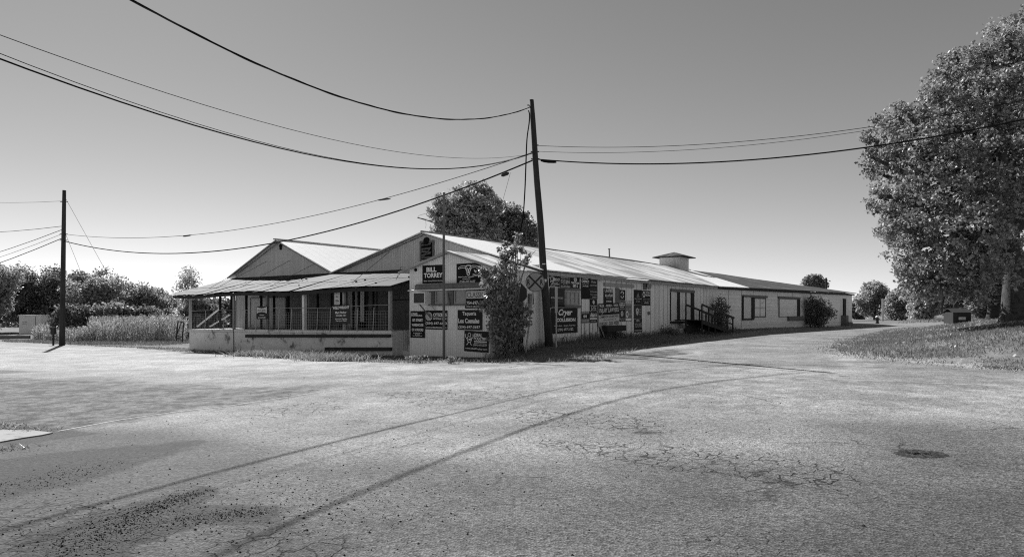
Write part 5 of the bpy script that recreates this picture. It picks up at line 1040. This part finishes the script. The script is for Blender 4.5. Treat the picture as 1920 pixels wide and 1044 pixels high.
P = scatter(150000, -3, 38, 21, 75, f_str, 5); blades('verge_grass', P, .13, .012, M['grass'], 'rough grass strip along the foot of the long wall', 6)
def f_foot(P, r): d, a = al(P); return (ROADD(P) < -.05) & (d > .02) & (d < .5) & (a > -3) & (a < 30)
P = scatter(60000, -3, 20, 22, 55, f_foot, 7); blades('wall_foot_weeds', P, .34, .014, M['grass'], 'taller weeds against the foot of the long wall', 8, 'weeds')
def f_dock(P, r):
    q = P-np.array(E0)[:2]; dd = q@np.array(VV); t = q@np.array(U); return (ROADD(P) < -.05) & (dd < -.05) & (t > -5) & (t < 40)
P = scatter(120000, -45, 0, 22, 60, f_dock, 9); blades('road_edge_grass', P, .10, .012, M['grass'], 'thin grass between the main road and the dock', 10)
g = [ground(*p) for p in ((500,668),(540,671),(560,668),(585,669),(600,673),(620,676),(640,677),(480,668))]
P = np.concatenate([np.array(q)[None]+np.random.default_rng(i).normal(size=(420, 3))*np.array([.65,.22,0]) for i, q in enumerate(g)]); P[:,2] = hts(P[:,:2]); blades('sunlit_weeds', P, .26, .02, M['grasslt'], 'pale sunlit weeds in front of the dock', 11, 'weeds', .8)
for i, (px, py, n, lb) in enumerate(((777,681,160,'small pale sprawling weed at the left foot of the storefront'),(847,682,150,'small pale upright weed in front of the storefront, right of the mast'),(915,677,90,'small weed at the right foot of the storefront'))):
    q = ground(px, py); r = np.random.default_rng(60+i); P = np.array(q)[None]+r.normal(size=(n, 3))*np.array([.25 if i == 0 else .10,.08,0]); P[:,2] = hts(P[:,:2]); v = leafquads(P+np.array([0,0,1])*r.uniform(.02,.3,(n,1)), .11, r, 0, .4)
    t = thing('small_weed', q, lb, 'weed', 'weeds at the foot of the storefront'); soup('leaves', v, M['grasslt'], t); mb = MB()
    for k in range(7): a = Vector(P[k]); mb.tube([a-Vector((0,0,.03)), a+Vector((r.normal()*.06, r.normal()*.04, .28))], .006, 5)
    mb.build('stems', M['woodlt'], t)
g = [ground(*p) for p in ((8,806),(30,809),(-30,806),(55,811),(-5,800),(20,846),(-20,850))]
P = np.concatenate([np.array(q)[None]+np.random.default_rng(90+i).normal(size=(110, 3))*np.array([.22,.12,0]) for i, q in enumerate(g)]); P[:,2] = hts(P[:,:2]); blades('slab_weeds', P, .07, .008, M['leafdk'], 'dark scrubby weeds round the pale slab at the left edge', 19, 'weeds', .9)
r = np.random.default_rng(21); k_ = 5200; tt = r.integers(0, 7, k_); a0 = ISL[tt]; a1 = ISL[tt+1]; u_ = r.random(k_)[:,None]; P = a0+(a1-a0)*u_+r.normal(size=(k_,2))*.28+np.array([.25,.05]); cl = np.sin(P[:,0]*2.3)+np.sin(P[:,1]*3.1+1)+r.normal(size=k_)*.4; P = P[cl > .55]; P = np.column_stack([P, hts(P)-.01]); blades('kerb_weeds', P, .10, .014, M['leafdk'], 'dark ragged weeds and debris along the edge of the mound', 22, 'weeds', .9)
r = np.random.default_rng(23); k_ = 5000; tt = r.integers(0, 8, k_); P = ISL[tt]+(ISL[tt+1]-ISL[tt])*r.random(k_)[:,None]+r.normal(size=(k_,2))*.8; P = P[(P[:,1] < 45)]; P = np.column_stack([P, hts(P)+.03]); o = soup('loose_gravel', leafquads(P, .035, r, 0, .9), surf('pale_gravel', .38, .9, .4, 30, .2), base=P.mean(0)); tag(o, 'pale loose gravel spilling along the edge of the mound', 'gravel', kind='stuff')
# field of tall stalks
fieldP = np.array([tuple(at(165,0,58))[:2], tuple(at(345,0,51))[:2], tuple(at(358,0,60))[:2], tuple(at(358,0,80))[:2], tuple(at(80,0,80))[:2], tuple(at(60,0,66))[:2], tuple(at(128,0,57))[:2]])
P = scatter(26000, -62, -15, 48, 82, lambda P, r: poly_dist(P, fieldP) > 0, 12); r = np.random.default_rng(13); P = P[:9000]; N = len(P); H = r.uniform(1.3, 2.3, N)
H *= np.where(P[:,0]/P[:,1] < -.66, .6, 1)
st = []; a = r.uniform(0, np.pi, N); dx = np.stack([np.cos(a), np.sin(a), 0*a], 1)*.018; up = np.stack([r.normal(size=N)*.08, r.normal(size=N)*.08, np.ones(N)], 1)*H[:,None]
st.append(np.stack([P-dx, P+dx, P+up+dx*.5, P+up-dx*.5], 1))
for k in range(6):
    b0 = P+up*(r.uniform(.2, 1, N)[:,None]); an = r.uniform(0, 2*np.pi, N); o1 = np.stack([np.cos(an)*.16, np.sin(an)*.16, r.uniform(.05, .22, N)], 1); o2 = np.stack([np.cos(an)*.34, np.sin(an)*.34, r.uniform(-.12, .2, N)], 1); wv = np.stack([-np.sin(an), np.cos(an), 0*an], 1)*.028
    st.append(np.stack([b0-wv*.6, b0+wv*.6, b0+o1+wv, b0+o1-wv], 1)); st.append(np.stack([b0+o1-wv, b0+o1+wv, b0+o2+wv*.1, b0+o2-wv*.1], 1))
o = soup('tall_stalks', np.concatenate(st), M['stalk'], base=P.mean(0)); tag(o, 'dense field of tall leafy stalks behind the left verge', 'crop', kind='stuff')
P = scatter(60000, -62, -14, 44, 62, lambda P, r: (ROADD(P) < -.1) & (poly_dist(P, fieldP) > -3.0), 14); blades('field_edge_grass', P, .22, .02, M['grass'], 'rough grass at the edge of the tall field', 15)
P = scatter(50000, 36, 120, 72, 125, lambda P, r: (ROADD(P) < -.2) & (al(P)[0] > 6), 16); blades('far_grass', P, .35, .05, M['grasslt'], 'dry grass beyond the end of the side road', 17)
# loose stones on the asphalt
r = np.random.default_rng(18); n = 1500; X = np.concatenate([r.uniform(-6, 7, n), r.normal(-1.6, .9, 900), r.normal(-3.4, 1.0, 700), r.normal(1.5, 2.0, 300)]); Yv = np.concatenate([r.uniform(4, 15, n), r.normal(5.6, .8, 900), r.normal(5.2, .7, 700), r.normal(9.2, .5, 300)])
for _a, _b, _n, _w in ((ground(372,930), ground(250,975), 900, .10), (ground(250,975), ground(150,1042), 1300, .20), (ground(490,968), ground(330,985), 700, .10), (ground(180,880), ground(0,930), 700, .25)):
    _u = r.random(_n); X = np.concatenate([X, _a.x+(_b.x-_a.x)*_u+r.normal(0,_w,_n)]); Yv = np.concatenate([Yv, _a.y+(_b.y-_a.y)*_u+r.normal(0,_w,_n)])
k = (Yv > 3.6); X, Yv = X[k], Yv[k]; n = len(X); S = r.lognormal(-5.15, .45, n); S = np.clip(S*np.where(np.arange(n) > 3300, .75, 1), .002, .014); Z = hts(np.stack([X, Yv], 1))+.032
oc = np.array([(1,0,0),(0,1,0),(-1,0,0),(0,-1,0),(0,0,.7),(0,0,-.4)]); fc = [(0,1,4),(1,2,4),(2,3,4),(3,0,4),(1,0,5),(2,1,5),(3,2,5),(0,3,5)]; tv = []
V6 = np.stack([X, Yv, Z+S*.2], 1)[:,None]+(oc[None]*r.uniform(.6, 1.3, (n, 6, 1)))*S[:,None,None]
o = soup('loose_stones', np.concatenate([V6[:, list(f)] for f in fc]), surf('dark_stone', .05, .9, .5, 30, .2), quad=3, base=(0, 5, 0)); tag(o, 'scattered dark loose stones on the near asphalt', 'stones', kind='stuff')

# ================================================================ LEFT: CONTAINER, PEDESTAL, FRAME; RIGHT: SHED, HYDRANT, FAR BUILDING
g = ground(56, 622); Yc = 78; c = at(52, 622, Yc); gz_ = hz(c.x, c.y); CT = thing('storage_container', (c.x, c.y, gz_), 'white storage box with a flat overhanging lid at the far left edge', 'container')
w_ = 38/F*Yc; hgt = CZ+(HY-592)/F*Yc-gz_
M['grbox'] = surf('container_paint', .88, .6, .08, 1, .3)
mb = MB(); mb.box((c.x, c.y+1, gz_+hgt/2), w_*.93, 2.0, hgt, .25); mb.build('body', M['grbox'], CT)
mb = MB(); mb.box((c.x, c.y+1, gz_+hgt+.05), w_*1.0, 2.2, .12, .25); mb.build('lid', M['white'], CT)
mb = MB(); fw = Vector((math.sin(.25), -math.cos(.25), 0)); rt = Vector((math.cos(.25), math.sin(.25), 0)); o0 = Vector((c.x, c.y+1, gz_))+fw*1.012
for i, tx in enumerate(('FOR RENT', '697-2121')): put_text(mb, lambda x, y: o0+rt*((x-.5)*w_*.9)+Vector((0,0,(1-y)*hgt)), tx, .26, .34+.09*i, .22, .05, .02)
mb.build('lettering', M['mgrey'], CT); mb = MB(); mb.box(Vector((c.x, c.y+1, gz_+hgt*.5))+fw*1.01+rt*w_*.24, .05, .03, hgt*.96, .25); mb.build('door_seam', M['steel'], CT)
a = at(-60, 626, 66); c2 = at(56, 625, 66); a.z = c2.z = hz(c2.x, c2.y); tag(MB().bar(a+Vector((0,0,.25)), c2+Vector((0,0,.25)), .2, .35).build('low_wall', M['steel']), 'long low dark rail on the ground in front of the white container', 'rail')
g = at(100, 640, 51.5); g.z = hz(g.x, g.y); t = thing('cable_pedestal', g, 'small dark utility box on a short post beside the far left pole', 'utility box'); MB().box((g.x, g.y, g.z+.45), .10, .10, .95).build('post', M['wooddk'], t); mb = MB(); mb.box((g.x, g.y, g.z+1.15), .30, .26, .50); mb.box((g.x, g.y, g.z+1.43), .35, .31, .06); mb.build('box', M['pole'], t)
# leaning steel frame left of the dock
t = thing('gate_frame', ground(338, 636), 'small dark rectangular metal frame with a diagonal brace leaning beside the dock end', 'frame'); Yg = 43.5; p4 = [at(331, 629, Yg), at(342, 631, Yg), at(345, 604, Yg), at(334, 602, Yg)]; mb = MB()
for i in range(4): mb.bar(p4[i], p4[(i+1)%4], .06)
mb.bar(p4[0], p4[2]*.6+p4[3]*.4, .04); mb.build('frame_bars', M['wooddk'], t); b_ = (p4[0]+p4[1])/2; MB().bar(p4[0]-Vector((0,0,.35)), p4[0], .06).build('leg', M['wooddk'], t); MB().bar(p4[1]-Vector((0,0,.35)), p4[1], .06).build('leg', M['wooddk'], t)
# shed under the tree
c = at(1808, 592, 50); c.z = hz(c.x, c.y); SH = thing('small_shed', c, 'small dark shed with a pale plate on its front, behind the grassy mound', 'shed'); w_ = 30/F*50
mb = MB(); mb.box(c+Vector((0,.8,.35)), w_, 1.6, .9, -.2); mb.build('wall', M['wooddk'], SH)
mb = MB(); ca, sa = math.cos(-.2), math.sin(-.2); f = lambda x, y, z: c+Vector((x*ca-y*sa, .8+x*sa+y*ca, z)); e = w_/2+.08
mb.slab([f(-e,-.95,.78), f(e,-.95,.78), f(e,0,1.12), f(-e,0,1.12)], .04); mb.slab([f(e,.95,.78), f(-e,.95,.78), f(-e,0,1.115), f(e,0,1.115)], .04); mb.build('roof', M['wooddk'], SH)
mb = MB(); mb.hexa([f(-.25,-.84,.2), f(.25,-.84,.2), f(.25,-.80,.2), f(-.25,-.80,.2)], [f(-.25,-.84,.42), f(.25,-.84,.42), f(.25,-.80,.42), f(-.25,-.80,.42)]); mb.build('plate', M['lgrey'], SH)
c = at(1845, 578, 150); c.z = .3; FB = thing('far_building', c, 'long low pale building glimpsed under the cottonwood crown', 'building'); MB().box(c+Vector((0,0,1.4)), 11, 5, 2.8).build('wall', M['lgrey'], FB); mb = MB(); mb.slab([c+Vector((-6,-3,2.8)), c+Vector((6,-3,2.8)), c+Vector((6,0,3.9)), c+Vector((-6,0,3.9))], .1); mb.slab([c+Vector((6,3,2.8)), c+Vector((-6,3,2.8)), c+Vector((-6,0,3.9)), c+Vector((6,0,3.9))], .1); mb.build('roof', M['roofw'], FB)
for k in range(3): MB().box(c+Vector((-3+3*k,-2.52,1.5)), 1.0, .06, 1.1).build('window', M['glassd'], FB)
c = at(1645, 596, 80); c.z = hz(c.x, c.y); HY_ = thing('fire_hydrant', c, 'tiny pale-topped fire hydrant by the far end of the side road', 'hydrant'); MB().tube([c, c+Vector((0,0,.1)), c+Vector((0,0,.12)), c+Vector((0,0,.75))], [.22,.22,.16,.16], 12).build('barrel', M['dgrey'], HY_); MB().tube([c+Vector((0,0,.75)), c+Vector((0,0,.9)), c+Vector((0,0,1.02))], [.22,.18,.05], 12).build('bonnet', M['white'], HY_); MB().tube([c+Vector((-.28,0,.55)), c+Vector((.28,0,.55))], .08, 10).build('outlet', M['dgrey'], HY_)
